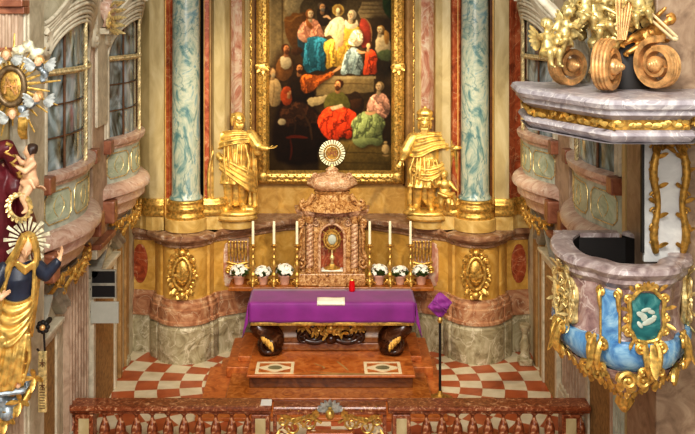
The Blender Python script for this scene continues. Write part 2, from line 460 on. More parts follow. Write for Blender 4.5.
# marble ovals and panels let into the dado
def dado_panel(px0, px1, z0, z1, mat, shape='oval'):
    p = span(LOWD, px0, px1); a, b_ = V((*p[0], 0)), V((*p[-1], 0)); ex = (b_-a); w = ex.length; ex.normalize(); n = V((ex.y, -ex.x, 0))
    h = z1-z0; c = (a+b_)/2+V((0, 0, (z0+z1)/2))
    if shape == 'oval':
        poly = [(w*.42*(1+.16*sin(2*t+1.57)*0)*math.copysign(abs(cos(t))**.7, cos(t)), h*.5*sin(t)*(1+.06*cos(4*t))) for t in [2*PI*i/40 for i in range(40)]]
    else:
        q = .12
        poly = chaikin([(-w/2+q*w, -h/2), (w/2-q*w, -h/2), (w/2-q*w, -h/2+q*h), (w/2, -h/2+q*h), (w/2, h/2-q*h), (w/2-q*w, h/2-q*h), (w/2-q*w, h/2), (-w/2+q*w, h/2), (-w/2+q*w, h/2-q*h), (-w/2, h/2-q*h), (-w/2, -h/2+q*h), (-w/2+q*w, -h/2+q*h)], 1, True)
    o = MB().prism(poly, c-n*.02, ex, (0, 0, 1), n, .045)
    o = o.build('trim_%d' % tn[0], mat, smooth=0, bevel=.008); struct(o); tn[0] += 1
dado_panel(129, 151, 1.3, 2.0, M['red']); dado_panel(508, 530, 1.3, 2.0, M['red'])
dado_panel(222, 236, 1.22, 2.05, M['pinkm'], 'p'); dado_panel(425, 439, 1.22, 2.05, M['pinkm'], 'p')
for a, b_ in ((213, 219), (441, 446)):
    p = span(LOWD, a-8, b_+8)

# ------------------------------------------------------------------ side walls
def side_wall(s, name):
    x = 3.78*s; b = MB()
    b.grid(lambda u, v: (x, 9.0+10.2*u, 9*v), 8, 8)
    struct(b.build(name, M['wall'], smooth=0))
side_wall(-1, 'wall_left'); side_wall(1, 'wall_right')

def fluted(x0, x1, y, z0, z1, n, mat, name=None, axis='x', s=1):
    """flat pilaster with n half-round flutes; axis x faces the viewer, axis y faces the nave"""
    b = MB(); poly = [(x0, .06)]
    w = (x1-x0)/(n+.6)
    for k in range(n):
        c = x0+w*(k+.8)
        poly += [(c-w*.36, 0)]+[(c-w*.36*cos(a), .03*sin(a)) for a in [PI*i/6 for i in range(1, 6)]]+[(c+w*.36, 0)]
    poly += [(x1, .06)]
    pts = [(x0, .08)]+poly+[(x1, .08)]
    if axis == 'x': vs = [(u, y+d, z) for z in (z0, z1) for u, d in pts]
    else: vs = [(y-s*d, u, z) for z in (z0, z1) for u, d in pts]
    N = len(pts)
    b.add(vs, [(i, (i+1) % N, N+(i+1) % N, N+i) for i in range(N)]+[tuple(range(N)), tuple(range(N, 2*N))])
    o = b.build('trim_%d' % tn[0], mat, smooth=0); struct(o); tn[0] += 1

for s in (-1, 1):
    def YB(*a): return a
    X = 3.78*s
    # fluted pilaster between the bays, its base, and the plain one above
    def pil(y0, y1, z0, z1, d, mat, bev=.012):
        b = MB().box(X, X-s*d, y0, y1, z0, z1); o = b.build('trim_%d' % tn[0], mat, smooth=0, bevel=bev); struct(o); tn[0] += 1
    fa, fb = (13.9, 15.15) if s < 0 else (14.55, 15.9)
    fluted(fa, fb, X-s*.07, .5, 2.75, 7, M['pinkflute'], axis='y', s=-s)
    pil(fa-.03, fb+.03, 0, .42, .11, M['stone']); pil(fa-.02, fb+.02, .42, .5, .09, M['stone'])
    pil(15.05, 16.05, 2.75, 9, .14, M['pinkflute']); pil(15.2, 15.9, 4.7, 9, .18, M['stone'])
    pil(15.0, 16.0, 2.72, 2.86, .22, M['stone']); pil(15.0, 16.05, 2.86, 2.94, .28, M['rust'])
    pil(12.0, 12.25, 0, 9, .12, M['stone']); pil(12.05, 12.2, .5, 9, .18, M['cream'])
    pil(17.4, 17.55, 0, 2.6, .07, M['tan']); pil(17.95, 18.2, 0, 2.6, .05, M['tan'])
    # doorways under the balconies
    for k, (ya, yb) in enumerate(((12.4, 13.3), (15.5, 16.9)) if s < 0 else ((12.9, 14.2), (16.3, 17.2))):
        nm = 'door_%d' % ((1 if s < 0 else 3)+k)
        d = MB().box(X-s*.01, X-s*.05, ya, yb, 0, 2.15).build(nm, M['doorw'], smooth=0); struct(d)
        f = MB()
        for yy in (ya-.14, yb): f.box(X, X-s*.08, yy, yy+.14, 0, 2.28)
        f.box(X, X-s*.08, ya, yb, 2.15, 2.28); f.box(X, X-s*.14, ya-.18, yb+.18, 2.28, 2.34)
        struct(f.build('door_frame', M['stone'], d, smooth=0, bevel=.012))
        # broken pediment of two raking mouldings
        for q in (0, 1):
            y_in, y_out = (ya+yb)/2+(-.22 if q == 0 else .22), (ya-.2 if q == 0 else yb+.2)
            p = MB(); prof = [(0, 0), (.12, 0), (.16, .05), (.16, .09), (.22, .12), (.22, .17), (0, .17)]
            vs = []
            for yy, zz in ((y_out, 2.36), (y_in, 2.72)):
                vs += [(X-s*dx, yy, zz+dz) for dx, dz in prof]
            n = len(prof)
            p.add(vs, [(i, (i+1) % n, n+(i+1) % n, n+i) for i in range(n)]+[tuple(range(n)), tuple(range(n, 2*n))])
            struct(p.build('pediment', M['greystone'], d, smooth=0, bevel=.006))
# ------------------------------------------------------------------ oratory balconies with arched windows
def glass_mat():
    m, nt, b = new_mat('glass with painted reflections')
    v = coords(nt, (1, 1, .6))
    n = nt.nodes.new('ShaderNodeTexNoise'); n.inputs['Scale'].default_value = 2.2; n.inputs['Detail'].default_value = 6; n.inputs['Distortion'].default_value = 2
    nt.links.new(v, n.inputs['Vector'])
    nt.links.new(ramp(nt, n.outputs['Fac'], [(.3, (52, 52, 42)), (.43, (106, 114, 110)), (.55, (148, 164, 168)), (.7, (190, 202, 206))]), b.inputs['Base Color'])  # pale patches in the colour imitate reflections over a dark interior
    b.inputs['Roughness'].default_value = .12; b.inputs['Specular IOR Level'].default_value = .8
    return m
M['glass'] = glass_mat()
M['ropep'] = gold('pale rope gilding', (204, 186, 142), rough=.4, metal=.4)
wn = [1]
def bay(s, yc, L, labels, group):
    X0 = 3.78; B = .32 if yc < 15 else .42
    def mp(u, d, z):
        q = max(-1.0, min(1.0, u/L))
        off = B*cos(q*PI/2)**.9 if abs(q) < 1 else 0
        ny = .30*q*d if d > 0 else .3*q*d
        return (s*(X0-off-d), yc+u+ny, z)
    wp = lambda p: mp(p[0], -p[1], p[2])       # local: u along the wall, v=-outwards, z
    path = [(-L+2*L*i/28, 0) for i in range(29)]
    def mould(prof):
        b = MB(); n = len(prof); vs = []
        for u, _ in path: vs += [mp(u, d, z) for d, z in prof]
        fs = [(i*n+k, (i+1)*n+k, (i+1)*n+k+1, i*n+k+1) for i in range(len(path)-1) for k in range(n-1)]
        fs += [tuple(range(n)), tuple(range(28*n, 29*n))]
        return b.add(vs, fs)
    t = thing('oratory_balcony', labels[0], 'balcony', (s*X0, yc, 2.7), group)
    mould([(-.4, 3.66), (0, 3.66), (0, 4.25), (-.4, 4.25)]).build('parapet', M['greengrey'], t, smooth=30)
    mould([(-.3, 4.22), (.03, 4.24), (.03, 4.27), (.09, 4.31), (.11, 4.36), (.11, 4.40), (.02, 4.43), (-.4, 4.43)]).build('cornice', M['shelfpink'], t, smooth=30)
    # rust coloured end blocks of the cornice
    for q in (-1, 1): MB().box(s*X0, s*(X0-.26), yc+q*(L-.12)-.12, yc+q*(L-.12)+.12, 4.2, 4.42).build('cornice_block', M['rust'], t, smooth=0, bevel=.02)
    mould([(-.4, 3.68), (.02, 3.68), (.10, 3.66), (.18, 3.6), (.20, 3.54), (.19, 3.5), (.12, 3.46), (.1, 3.38), (.1, 3.34), (.02, 3.26), (-.04, 3.18), (-.05, 3.12), (-.12, 3.08), (-.2, 2.98), (-.3, 2.92), (-.4, 2.9)]).build('shelf_moulding', M['shelfpink'], t, smooth=35)
    for q in (-1, 1): MB().box(s*X0, s*(X0-.32), yc+q*(L-.1)-.14, yc+q*(L-.1)+.14, 3.1, 3.46).build('shelf_block', M['rust'], t, smooth=0, bevel=.03)
    # three panels framed in gold
    for (u0, u1) in ((-L*.82, -L*.36), (-L*.28, L*.28), (L*.36, L*.82)):
        c = .08; z0, z1 = 3.76, 4.17
        poly = [(u0+c, z0), (u1-c, z0), (u1, z0+c), (u1, z1-c), (u1-c, z1), (u0+c, z1), (u0, z1-c), (u0, z0+c)]
        fine = []
        for a, b_ in zip(poly, poly[1:]+poly[:1]):
            k = max(1, int(abs(b_[0]-a[0])/.12)); fine += [(a[0]+(b_[0]-a[0])*i/k, a[1]+(b_[1]-a[1])*i/k) for i in range(k)]
        g = MB().tube([mp(u, .012, z) for u, z in fine], .009, 6, closed=True)
        # leafy S curve inside each panel
        um, zm = (u0+u1)/2, (z0+z1)/2
        for sg in (-1, 1):
            g.tube([mp(um+sg*(.02+.10*sin(PI*q)), .012, z0+.06+(z1-z0-.12)*q) for q in [i/10 for i in range(11)]], [.004, .008, .003], 5)
        pn = MB()
        vs = [mp(u, .008, z) for u, z in fine]; ce = mp(um, .012, zm)
        # fan in strips so that the panel follows the curve
        pn.grid(lambda a, b_: mp(u0+.03+(u1-u0-.06)*a, .008, z0+.03+(z1-z0-.06)*b_), 8, 3)
        p = pn.build('panel', M['green'], t, smooth=30)
        g.build('panel_edge', M['gold_pale'], p)
    # gilded leaf corbel below
    c = MB()
    for q in range(-2, 3):
        u = q*L*.3
        p = V(mp(u, -.06, 3.06)); c.leaf(p, (-s*.1, -.1*q, -1), (-s, 0, .2), .2, .05, .5)
        c.scroll(V(mp(u+.09, .02, 2.98)), (0, 1, 0), (0, 0, 1), .08, 1.4, .02, PI/2, 1 if q < 0 else -1)
        c.scroll(V(mp(u-.12, -.06, 2.8)), (0, 1, 0), (0, 0, 1), .08, 1.3, .02, 0, -1 if q < 0 else 1)
        c.scroll(V(mp(u+.02, -.03, 2.92)), (0, .7, .7), (-s*.5, -.5, .5), .06, 1.5, .016, 0, 1)
    c.tube([mp(u*L*.7, -.05, 2.99) for u in [i/10-1 for i in range(21)]], .035, 6)
    for u in [q*L*.3 for q in range(-2, 3)]: c.tube([mp(u+.09, .0, 2.99), mp(u, -.03, 2.9), mp(u-.12, -.06, 2.8)], .03, 6)
    c.build('gilded_corbel', M['gold'], t)
    mould([(-.4, 2.98), (-.14, 2.98), (-.2, 2.8), (-.3, 2.66), (-.42, 2.6)]).build('corbel_core', M['greystone'], t, smooth=35)
    # window: glass, bars, arch band and rope post
    a = L*.84; zs, rise = 5.72, .66
    top = lambda u: zs+rise*math.sqrt(max(0, 1-(u/a)**2))
    w = MB().grid(lambda p, q: mp(-a+2*a*p, -.05, 4.43+(top(-a+2*a*p)-4.43)*q), 26, 12).build('window_%d' % wn[0], M['glass'], smooth=40); struct(w); wn[0] += 1
    # surrounding wall, following the bow
    sw = MB()
    sw.grid(lambda p, q: mp(-a+2*a*p, .0, top(-a+2*a*p)+(9-top(-a+2*a*p))*q), 26, 6)
    for q in (-1, 1): sw.grid(lambda p, r: mp(q*(a+(L-a)*p), 0, 4.43+4.57*r), 3, 6)
    struct(sw.build('trim_%d' % tn[0], M['wall'], smooth=40)); tn[0] += 1
    fr = MB()
    us = [-a+2*a*i/30 for i in range(31)]
    for d, r, k in ((.03, .03, 0), (.04, .025, .06), (.05, .035, .13), (.06, .025, .19), (.08, .035, .25), (.09, .025, .31)):
        fr.tube([mp((a+k)*cos(x), d, zs+(rise+k)*sin(x)) for x in [PI*i/26 for i in range(27)]], r, 8)
    struct(fr.build('window_arch', M['stone'], w))
    st = MB()
    for q in (-1, 1):
        for k, d in ((.0, .02), (.1, .05), (.2, .04)):
            if a+k < L: st.tube([mp(q*(a+k), d, z) for z in (4.43, 5, 5.72)], .05, 8)
    struct(st.build('window_jamb', M['stone'], w))
    bars = MB()
    bars.tube([mp(u, .0, zs-.02) for u in us], .025, 8); bars.tube([mp(u, .02, zs+.03) for u in us], .02, 8)
    k = 0
    while k < 60:
        u = -a+2*a*k/60; bars.ell(V(mp(u, .03, zs)), .022, n=6, m=5); k += 1
    struct(bars.build('transom', M['ropep'], w))
    mn = MB()
    for zz in (4.86, 5.29): mn.tube([mp(u, -.03, zz) for u in us], .010, 6)
    for u in (-a*.52, a*.52): mn.tube([mp(u, -.03, 4.43+(top(u)-4.43)*i/8) for i in range(9)], .018, 6)
    for u in (-a*.97, a*.97): mn.tube([mp(u, -.02, 4.43), mp(u, -.02, 5.72)], .05, 6)
    struct(mn.build('glazing_bar', M['wood'], w))
    ro = MB(); n = 90
    for ph in (0, 2*PI/3, 4*PI/3):
        ro.tube([V(mp(.05, .03, 4.43+2.1*i/n))+V((.016*cos(ph+i*.9), .016*sin(ph+i*.9), 0)) for i in range(n+1)], .016, 6)
    ro.build('rope_post', M['ropep'], w)['kind'] = 'structure'
    # voluted mouldings over the arch
    vo = MB()
    for q in (-1, 1):
        for k in (0, 1, 2, 3):
            pts = [mp(q*(L*.99-1.0*x-.02*k), .08+.015*k, 6.15+.07*k+.8*x**1.3) for x in [i/12 for i in range(13)]]
            vo.tube(pts, .03, 8)
        vo.scroll(V(mp(q*L*.93, .14, 6.1)), (0, 1, 0), (0, 0, 1), .17, 1.6, .05, PI/2, q)
        vo.scroll(V(mp(q*.12, .14, 6.85)), (0, 1, 0), (0, 0, 1), .14, 1.5, .05, -PI/2, q)
    struct(vo.build('trim_%d' % tn[0], M['stone'])); tn[0] += 1
G = 'rose and green marble oratory balconies on the side walls'
bay(-1, 13.72, 1.34, ['bowed rose and green marble balcony on left wall behind the gilt robed woman'], G)
bay(-1, 17.05, 1.28, ['smaller looking bowed marble balcony far along the left wall beside the columns'], G)
bay(1, 13.72, 1.34, ['bowed rose and green marble balcony seen between pulpit canopy and pulpit rim'], G)
bay(1, 17.05, 1.28, ['bowed marble balcony at far end of right wall under pulpit canopy edge'], G)
M['gloss_brown'] = marble('deep brown marble', [(.3, (70, 36, 16)), (.6, (116, 68, 32))], 3, 2, .25)
# ------------------------------------------------------------------ altar steps
t = thing('altar_platform', 'stepped red marble platform under the altar with inlaid star panels', 'altar steps', (0, 17.2, 0))
pf = [(-2.16, 16.5), (-2.18, 17.8), (-2.0, 17.85), (-2.0, 18.25), (-1.75, 18.3), (-1.75, 18.85), (1.78, 18.85), (1.78, 18.4), (1.92, 18.35), (1.9, 17.4), (1.86, 16.5), (1.86, 15.6), (-2.16, 15.6)]
MB().prism(pf, (0, 0, 0), (1, 0, 0), (0, 1, 0), (0, 0, 1), .06).build('platform_slab', M['platform'], t, smooth=0, bevel=.01)
MB().box(-1.84, 1.80, 17.3, 18.85, .06, .24).build('side_step', M['platform'], t, smooth=0, bevel=.012)
MB().box(-1.66, 1.62, 17.55, 18.85, .24, .34).build('side_step', M['platform'], t, smooth=0, bevel=.012)
MB().box(-1.72, 1.64, 16.22, 18.8, .06, .10).build('lower_step', M['dais'], t, smooth=0, bevel=.012)
b = MB().box(-1.74, 1.66, 16.19, 18.8, .10, .14); b.build('step_edge', M['dais'], t, smooth=0, bevel=.015)
MB().box(-1.38, 1.38, 16.62, 18.22, .14, .33).build('upper_step', M['gloss_brown'], t, smooth=0, bevel=.01)
up_ = MB().box(-1.42, 1.42, 16.55, 18.22, .33, .38).build('upper_tread', M['platform'], t, smooth=0, bevel=.015)
M['inlay'] = plain('cream inlay', (222, 206, 172), .4, var=.06)
M['inlayd'] = plain('grey green inlay', (124, 118, 88), .4)
for px0, px1, py0, py1 in ((256, 294, 362, 374), (364, 401, 362, 374)):
    Y0 = F*(HC-.38)/(py1-HY); Y1 = F*(HC-.38)/(py0-HY)
    x0, x1 = (px0-CX)*(Y0+Y1)/2/F, (px1-CX)*(Y0+Y1)/2/F; y0, y1 = Y0, Y1
    b = MB(); wd = .055; z = .38
    b.box(x0, x1, y0, y0+wd, z, z+.006).box(x0, x1, y1-wd, y1, z, z+.006).box(x0, x0+wd, y0+wd, y1-wd, z, z+.006).box(x1-wd, x1, y0+wd, y1-wd, z, z+.006)
    cx, cy = (x0+x1)/2, (y0+y1)/2
    p = []
    for i in range(64):
        a = 2*PI*i/64; r = .19+.06*abs(cos(2*a))**3
        p.append((1.1*r*cos(a), .75*r*sin(a)))
    b.prism(p, (cx, cy, z), (1, 0, 0), (0, 1, 0), (0, 0, 1), .006)
    o = b.build('inlay_panel', M['inlay'], up_, smooth=0)
    MB().prism([(.12*cos(2*PI*i/24), .09*sin(2*PI*i/24)) for i in range(24)], (cx, cy, z), (1, 0, 0), (0, 1, 0), (0, 0, 1), .009).build('inlay_oval', M['inlayd'], up_, smooth=0)
# broad pale veins crossing the tread
b = MB()
for pts in ([(-.62, 16.58), (-.35, 16.72), (-.05, 16.86), (-.3, 17.1)], [(-.35, 16.72), (.2, 16.62), (.75, 16.6)], [(.1, 17.2), (.22, 16.95), (.3, 16.75)]):
    pts = chaikin(pts, 2); n = len(pts)
    b.add([(x+.014*sin(PI*i/(n-1)), y+.01, .3815) for i, (x, y) in enumerate(pts)]+[(x-.016*sin(PI*i/(n-1)), y-.012, .3815) for i, (x, y) in enumerate(pts)], [(i, i+1, n+i+1, n+i) for i in range(n-1)])
b.add([(-.6, 16.55, .3812), (1.0, 16.55, .3812), (1.0, 16.6, .3812), (.2, 16.66, .3812), (-.2, 16.6, .3812)], [(0, 1, 2, 3, 4)])
b.build('vein', M['tan'], up_, smooth=0)

# ------------------------------------------------------------------ altar table
AX0, AX1, AY0, AY1, AZ = -1.41, 1.45, 17.33, 18.17, 1.36
M['altarwood'] = marble('amber altar marble', [(.3, (110, 66, 22)), (.5, (160, 108, 44)), (.7, (186, 138, 70))], 2.5, 2, .3)
M['darkscroll'] = marble('dark brown carved marble', [(.3, (34, 18, 10)), (.55, (66, 36, 20)), (.75, (120, 84, 58))], 3.5, 2, .22)
t = thing('altar_table', 'marble altar table on dark scroll legs with gilt carved centre', 'altar', (0, 17.75, .38))
MB().box(AX0, AX1, AY0, AY1, AZ-.345, AZ-.02).build('tabletop', M['altarwood'], t, smooth=0, bevel=.01)
b = MB().box(AX0-.01, AX1+.01, AY0-.012, AY1, AZ-.40, AZ-.345); b.build('gilded_edge', M['gold'], t, smooth=0, bevel=.008)
b = MB().box(-1.25, 1.25, 17.72, 18.1, .38, .52).box(-1.15, 1.15, 17.78, 18.1, .5, .62)
b.build('base', M['dais'], t, smooth=0, bevel=.02)
# bombe body: concave from the top down to the base
b = MB(); prof = [(0.5, .97), (.42, .95), (.2, .92), (.06, .88), (.02, .75), (.05, .64), (.1, .60)]
b.sweep([(-1.2, 18.1), (-1.14, 17.8), (-.6, 17.82), (.6, 17.82), (1.14, 17.8), (1.2, 18.1)], [(d*.6, z) for d, z in prof])
b.build('body', M['altarwood'], t, smooth=40)
for s in (-1, 1):
    g = MB(); x = s*1.04
    pts = [(x+s*.34, 17.5, 1.2), (x+s*.26, 17.48, 1.1), (x+s*.13, 17.52, .98), (x+s*.02, 17.6, .85), (x-s*.02, 17.62, .72), (x+s*.06, 17.55, .60), (x+s*.14, 17.5, .54)]
    pts = chaikin([(a, b_, .5+(c_-.54)*.66) for a, b_, c_ in pts], 2)
    g.tube(pts, [.10, .14, .18, .20, .20, .18, .14], 12)
    g.scroll((x+s*.06, 17.42, .58), (s, 0, 0), (0, 0, 1), .17, 1.5, .06, PI/2, -1, 8)
    g.scroll((x+s*.26, 17.42, .87), (s, 0, 0), (0, 0, 1), .1, 1.3, .04, 0, 1, 8)
    g.ell((x+s*.04, 17.55, .46), (.22, .16, .1))
    o = g.build('leg', M['darkscroll'], t)
    q = MB()
    for i in range(4): q.leaf((x+s*(.20-.05*i), 17.40, .84-.05*i), (s*-.3, -.2, -.8), (0, -1, .1), .2, .04)
    q.build('gilded_leaf', M['gold_dark'], o)
g = MB()
g.ell((0, 17.66, .70), (.26, .1, .16)); g.ell((0, 17.60, .64), (.12, .1, .1))
for s in (-1, 1):
    g.scroll((s*.32, 17.6, .76), (s, 0, 0), (0, 0, 1), .16, 1.6, .045, PI, 1, 8); g.scroll((s*.48, 17.6, .66), (s, 0, 0), (0, 0, 1), .11, 1.5, .04, PI/2, -1, 8)
    g.tube(chaikin([(s*.1, 17.6, .62), (s*.3, 17.6, .56), (s*.5, 17.62, .62), (s*.62, 17.64, .78)]), [.05, .06, .05, .02], 8)
g.build('dark_scrollwork', M['darkscroll'], t)
g = MB(); rnd = random.Random(3)
for i in range(46):
    a = rnd.uniform(-1, 1); x = a*.52; z = .95-.2*(1-a*a)*rnd.random()-.03
    g.leaf((x, 17.52, z), (rnd.uniform(-.8, .8), -.3, rnd.uniform(-1, .2)), (0, -1, .2), rnd.uniform(.09, .17), .028)
for s in (-1, 1):
    for x, z, r in ((.2, .88, .08), (.42, .92, .06), (.1, .78, .06)): g.scroll((s*x, 17.5, z), (s, 0, 0), (0, 0, 1), r, 1.5, .022, 0, s)
g.ell((0, 17.52, .84), (.09, .06, .09))
g.build('gilded_carving', M['gold'], t)

# ------------------------------------------------------------------ purple cloth
def cloth_mat(name, c):
    m, nt, b = new_mat(name); v = coords(nt)
    n = nt.nodes.new('ShaderNodeTexNoise'); n.inputs['Scale'].default_value = 2.5; n.inputs['Detail'].default_value = 6; nt.links.new(v, n.inputs['Vector'])
    nt.links.new(ramp(nt, n.outputs['Fac'], [(.3, tuple(x*.9 for x in c)), (.7, tuple(min(255, x*1.08) for x in c))]), b.inputs['Base Color'])
    b.inputs['Roughness'].default_value = .62; b.inputs['Sheen Weight'].default_value = .25
    return m
M['purple'] = cloth_mat('purple cloth', (126, 36, 128))
b = MB()
xs = [AX0-.03+(AX1-AX0+.06)*i/60 for i in range(61)]
prof = [(AY1, AZ)]+[(AY0+(AY1-AY0)*(1-q/5), AZ+.002) for q in range(1, 5)]+[(AY0+.01, AZ+.002), (AY0-.015, AZ-.005), (AY0-.025, AZ-.03), (AY0-.028, AZ-.12), (AY0-.028, AZ-.2), (AY0-.026, AZ-.29), (AY0-.03, AZ-.335)]
vs = []
for i, x in enumerate(xs):
    for j, (y, z) in enumerate(prof):
        k = max(0, j-6)/5
        vs.append((x, y-.006*k*sin(i*.55+1.5*sin(i*.13))-.004*k*sin(i*1.31), z+(.006*sin(i*.4) if j == len(prof)-1 else 0)))
n = len(prof)
b.add(vs, [(i*n+k, (i+1)*n+k, (i+1)*n+k+1, i*n+k+1) for i in range(60) for k in range(n-1)])
for s, x in ((-1, AX0-.03), (1, AX1+.03)):
    # end falls: hang lower, with the corner dropping to a point
    def fn(u, v):
        y = AY1-.05-(AY1-AY0-.02)*u
        drop = .36+.2*u**2+.05*sin(u*9)
        out = .012+.025*v*(1+.6*sin(u*14))+.06*v*u
        return (x+s*out, y-.07*v*u, AZ-.002-drop*v)
    b.grid(fn, 24, 8)
    # gathered corner fold joining the end fall to the front
    b.grid(lambda u, v: (x+s*(.07*v*(1-u)+.012*(1-u)+.01), AY0-.03+.02*(1-u)-.075*v*(1-u), AZ-.004-(.335+.185*(1-u)*1.0)*v), 6, 8)
o = b.build('altar_cloth', M['purple'], smooth=70); tag(o, 'plain violet altar cloth draped over the altar table', 'altar cloth')
so = o.modifiers.new('thick', 'SOLIDIFY'); so.thickness = .006; so.offset = 1
M['linen'] = plain('white linen', (236, 232, 220), .8, var=.04)
b = MB().grid(lambda u, v: (-.245+.49*u, AY0-.03+.30*v, AZ+.014+.004*sin(u*7)*v), 10, 6)
b.grid(lambda u, v: (-.245+.49*u, AY0-.037, AZ+.014-.05*v), 10, 2)
o = b.build('linen_cloth', M['linen']); tag(o, 'small white linen cloth lying at the centre front of the violet cloth', 'linen cloth')
so = o.modifiers.new('thick', 'SOLIDIFY'); so.thickness = .006; so.offset = 1

# ------------------------------------------------------------------ shelf behind
t = thing('altar_shelf', 'brown red marble shelf behind the altar carrying candlesticks and flowers', 'shelf', (0, 18.45, .38))
MB().box(-1.9, 1.9, 18.19, 18.78, 1.31, 1.385).build('shelf_slab', M['dais'], t, smooth=0, bevel=.012)
MB().box(-1.15, 1.15, 18.26, 18.8, .385, 1.31).build('shelf_base', M['brown'], t, smooth=0, bevel=.01)
SZ = 1.386

# ------------------------------------------------------------------ candlesticks
M['wax'] = plain('ivory wax', (240, 230, 200), .5, var=.04)
M['flame'] = plain('black wick', (30, 24, 20), .8)
def candlestick(label):
    t = thing('candlestick', label, 'candlestick', (0, 0, 0), 'tall gilt candlesticks behind the altar')
    b = MB()
    for k in range(3):
        a = 2*PI*k/3-PI/2
        b.leaf((.03*cos(a), .03*sin(a), .07), (cos(a), sin(a), -.55), (0, 0, 1), .12, .035, .35, 8); b.ell((.115*cos(a), .115*sin(a), .022), .022, n=8, m=6)
        b.scroll((.07*cos(a), .07*sin(a), .06), (cos(a), sin(a), 0), (0, 0, 1), .045, 1.3, .014, PI/2)
    b.lathe([(.05, .03), (.055, .06), (.04, .1), (.025, .14), (.022, .16)], n=16)
    b.build('foot', M['gold'], t)
    MB().lathe([(.022, .16), (.045, .18), (.05, .2), (.03, .23), (.02, .26), (.028, .3), (.048, .35), (.052, .39), (.036, .44), (.02, .48), (.018, .5), (.036, .515), (.036, .53), (.02, .545), (.018, .6), (.03, .64), (.034, .66), (.022, .69), (.018, .7)], n=18).build('stem', M['gold'], t, smooth=60)
    MB().lathe([(.018, .70), (.05, .725), (.078, .745), (.08, .755), (.07, .757), (.03, .752), (.028, .775), (.026, .775)], n=20).build('drip_pan', M['gold'], t, smooth=60)
    c = MB().lathe([(.0275, .755), (.026, 1.0), (.0245, 1.19), (.018, 1.2)], n=14).build('candle', M['wax'], t, smooth=60)
    MB().tube([(0, 0, 1.19), (.002, 0, 1.215)], .004, 5).build('wick', M['flame'], c)
    return t
proto = candlestick('')
for i, (px, lb) in enumerate([(253, 'outermost tall gilt candlestick at the left end of the altar shelf'), (274, 'gilt candlestick between the middle and inner flower pots left of the tabernacle'),
                              (297, 'gilt candlestick standing right beside the left side of the tabernacle'), (369.7, 'gilt candlestick standing right beside the right side of the tabernacle'),
                              (390, 'gilt candlestick between inner and middle flower pots right of the tabernacle'), (410.5, 'outermost tall gilt candlestick at the right end of the altar shelf')]):
    Y = 18.30; loc = ((px-CX)*Y/F, Y, SZ)
    if i == 0: proto.location = loc; proto['label'] = lb
    else: dup(proto, loc, lb)

# ------------------------------------------------------------------ flower pots
M['pot'] = plain('pale pink pot', (216, 172, 150), .45, var=.06)
M['petal'] = plain('white petals', (244, 240, 228), .6, var=.05)
M['leafg'] = plain('leaf green', (70, 92, 40), .6, var=.3)
def pot():
    t = thing('flower_pot', '', 'flowers', (0, 0, 0), 'white flower pots on the altar shelf')
    MB().lathe([(.055, 0), (.06, .01), (.075, .1), (.088, .11), (.09, .135), (.08, .135), (.075, .11), (.02, .1)], n=22).build('pot', M['pot'], t, smooth=50)
    r = random.Random(5); g = MB(); f = MB()
    for i in range(30):
        a = r.uniform(0, 2*PI); e = r.uniform(.1, 1.0)
        g.leaf((.02*cos(a), .02*sin(a), .12), (cos(a), sin(a), e), (0, 0, 1), r.uniform(.1, .16), .02, .1, 5)
    for i in range(46):
        a = r.uniform(0, 2*PI); e = math.acos(r.uniform(-.05, 1)); R = r.uniform(.09, .125)
        c = V((R*1.15*sin(e)*cos(a), R*sin(e)*sin(a), .17+R*.85*cos(e)))
        d = (c-V((0, 0, .15))).normalized(); x = d.orthogonal().normalized(); y = d.cross(x)
        for k in range(5):
            q = 2*PI*k/5+i; p = c+(x*cos(q)+y*sin(q))*.016
            f.ell(p, (.014, .014, .007), d.to_track_quat('Z', 'Y').to_matrix(), 6, 4)
    g.build('leaves', M['leafg'], t); f.build('blossoms', M['petal'], t)
    return t
pr = pot()
for i, (px, lb, rz, sc) in enumerate([(239, 'white flowers in a pot left of the outermost left candlestick', 0, 1), (263, 'white flowers in a pot between the outer and middle left candlesticks', 1, .94), (284.5, 'white flowers in a pot between the middle and inner left candlesticks', 2, 1.05),
                                   (378.8, 'white flowers in a pot between the inner and middle right candlesticks', 3, 1.03), (400, 'white flowers in a pot between the middle and outer right candlesticks', 4, .95), (421, 'white flowers in a pot right of the outermost right candlestick', 5, 1)]):
    Y = 18.42; loc = ((px-CX)*Y/F, Y, SZ)
    o = pr if i == 0 else dup(pr, loc, lb, rz)
    o.location = loc; o['label'] = lb; o.scale = (sc*1.38, sc*1.34, sc*1.3)

# ------------------------------------------------------------------ tabernacle
TX, TY = .02, 18.42
t = thing('tabernacle', 'carved marble tabernacle with twisted columns and onion shaped roof', 'tabernacle', (TX, TY, SZ))
b = MB()
b.box(TX-.72, TX-.28, TY-.16, TY+.35, SZ, SZ+.24); b.box(TX+.28, TX+.72, TY-.16, TY+.35, SZ, SZ+.24); b.box(TX-.3, TX+.3, TY-.22, TY+.35, SZ, SZ+.26)
b.build('pedestal', M['taber'], t, smooth=0, bevel=.02)
b = MB()
b.box(TX-.66, TX-.58, TY+.0, TY+.35, SZ+.24, SZ+1.36); b.box(TX+.58, TX+.66, TY+.0, TY+.35, SZ+.24, SZ+1.36)
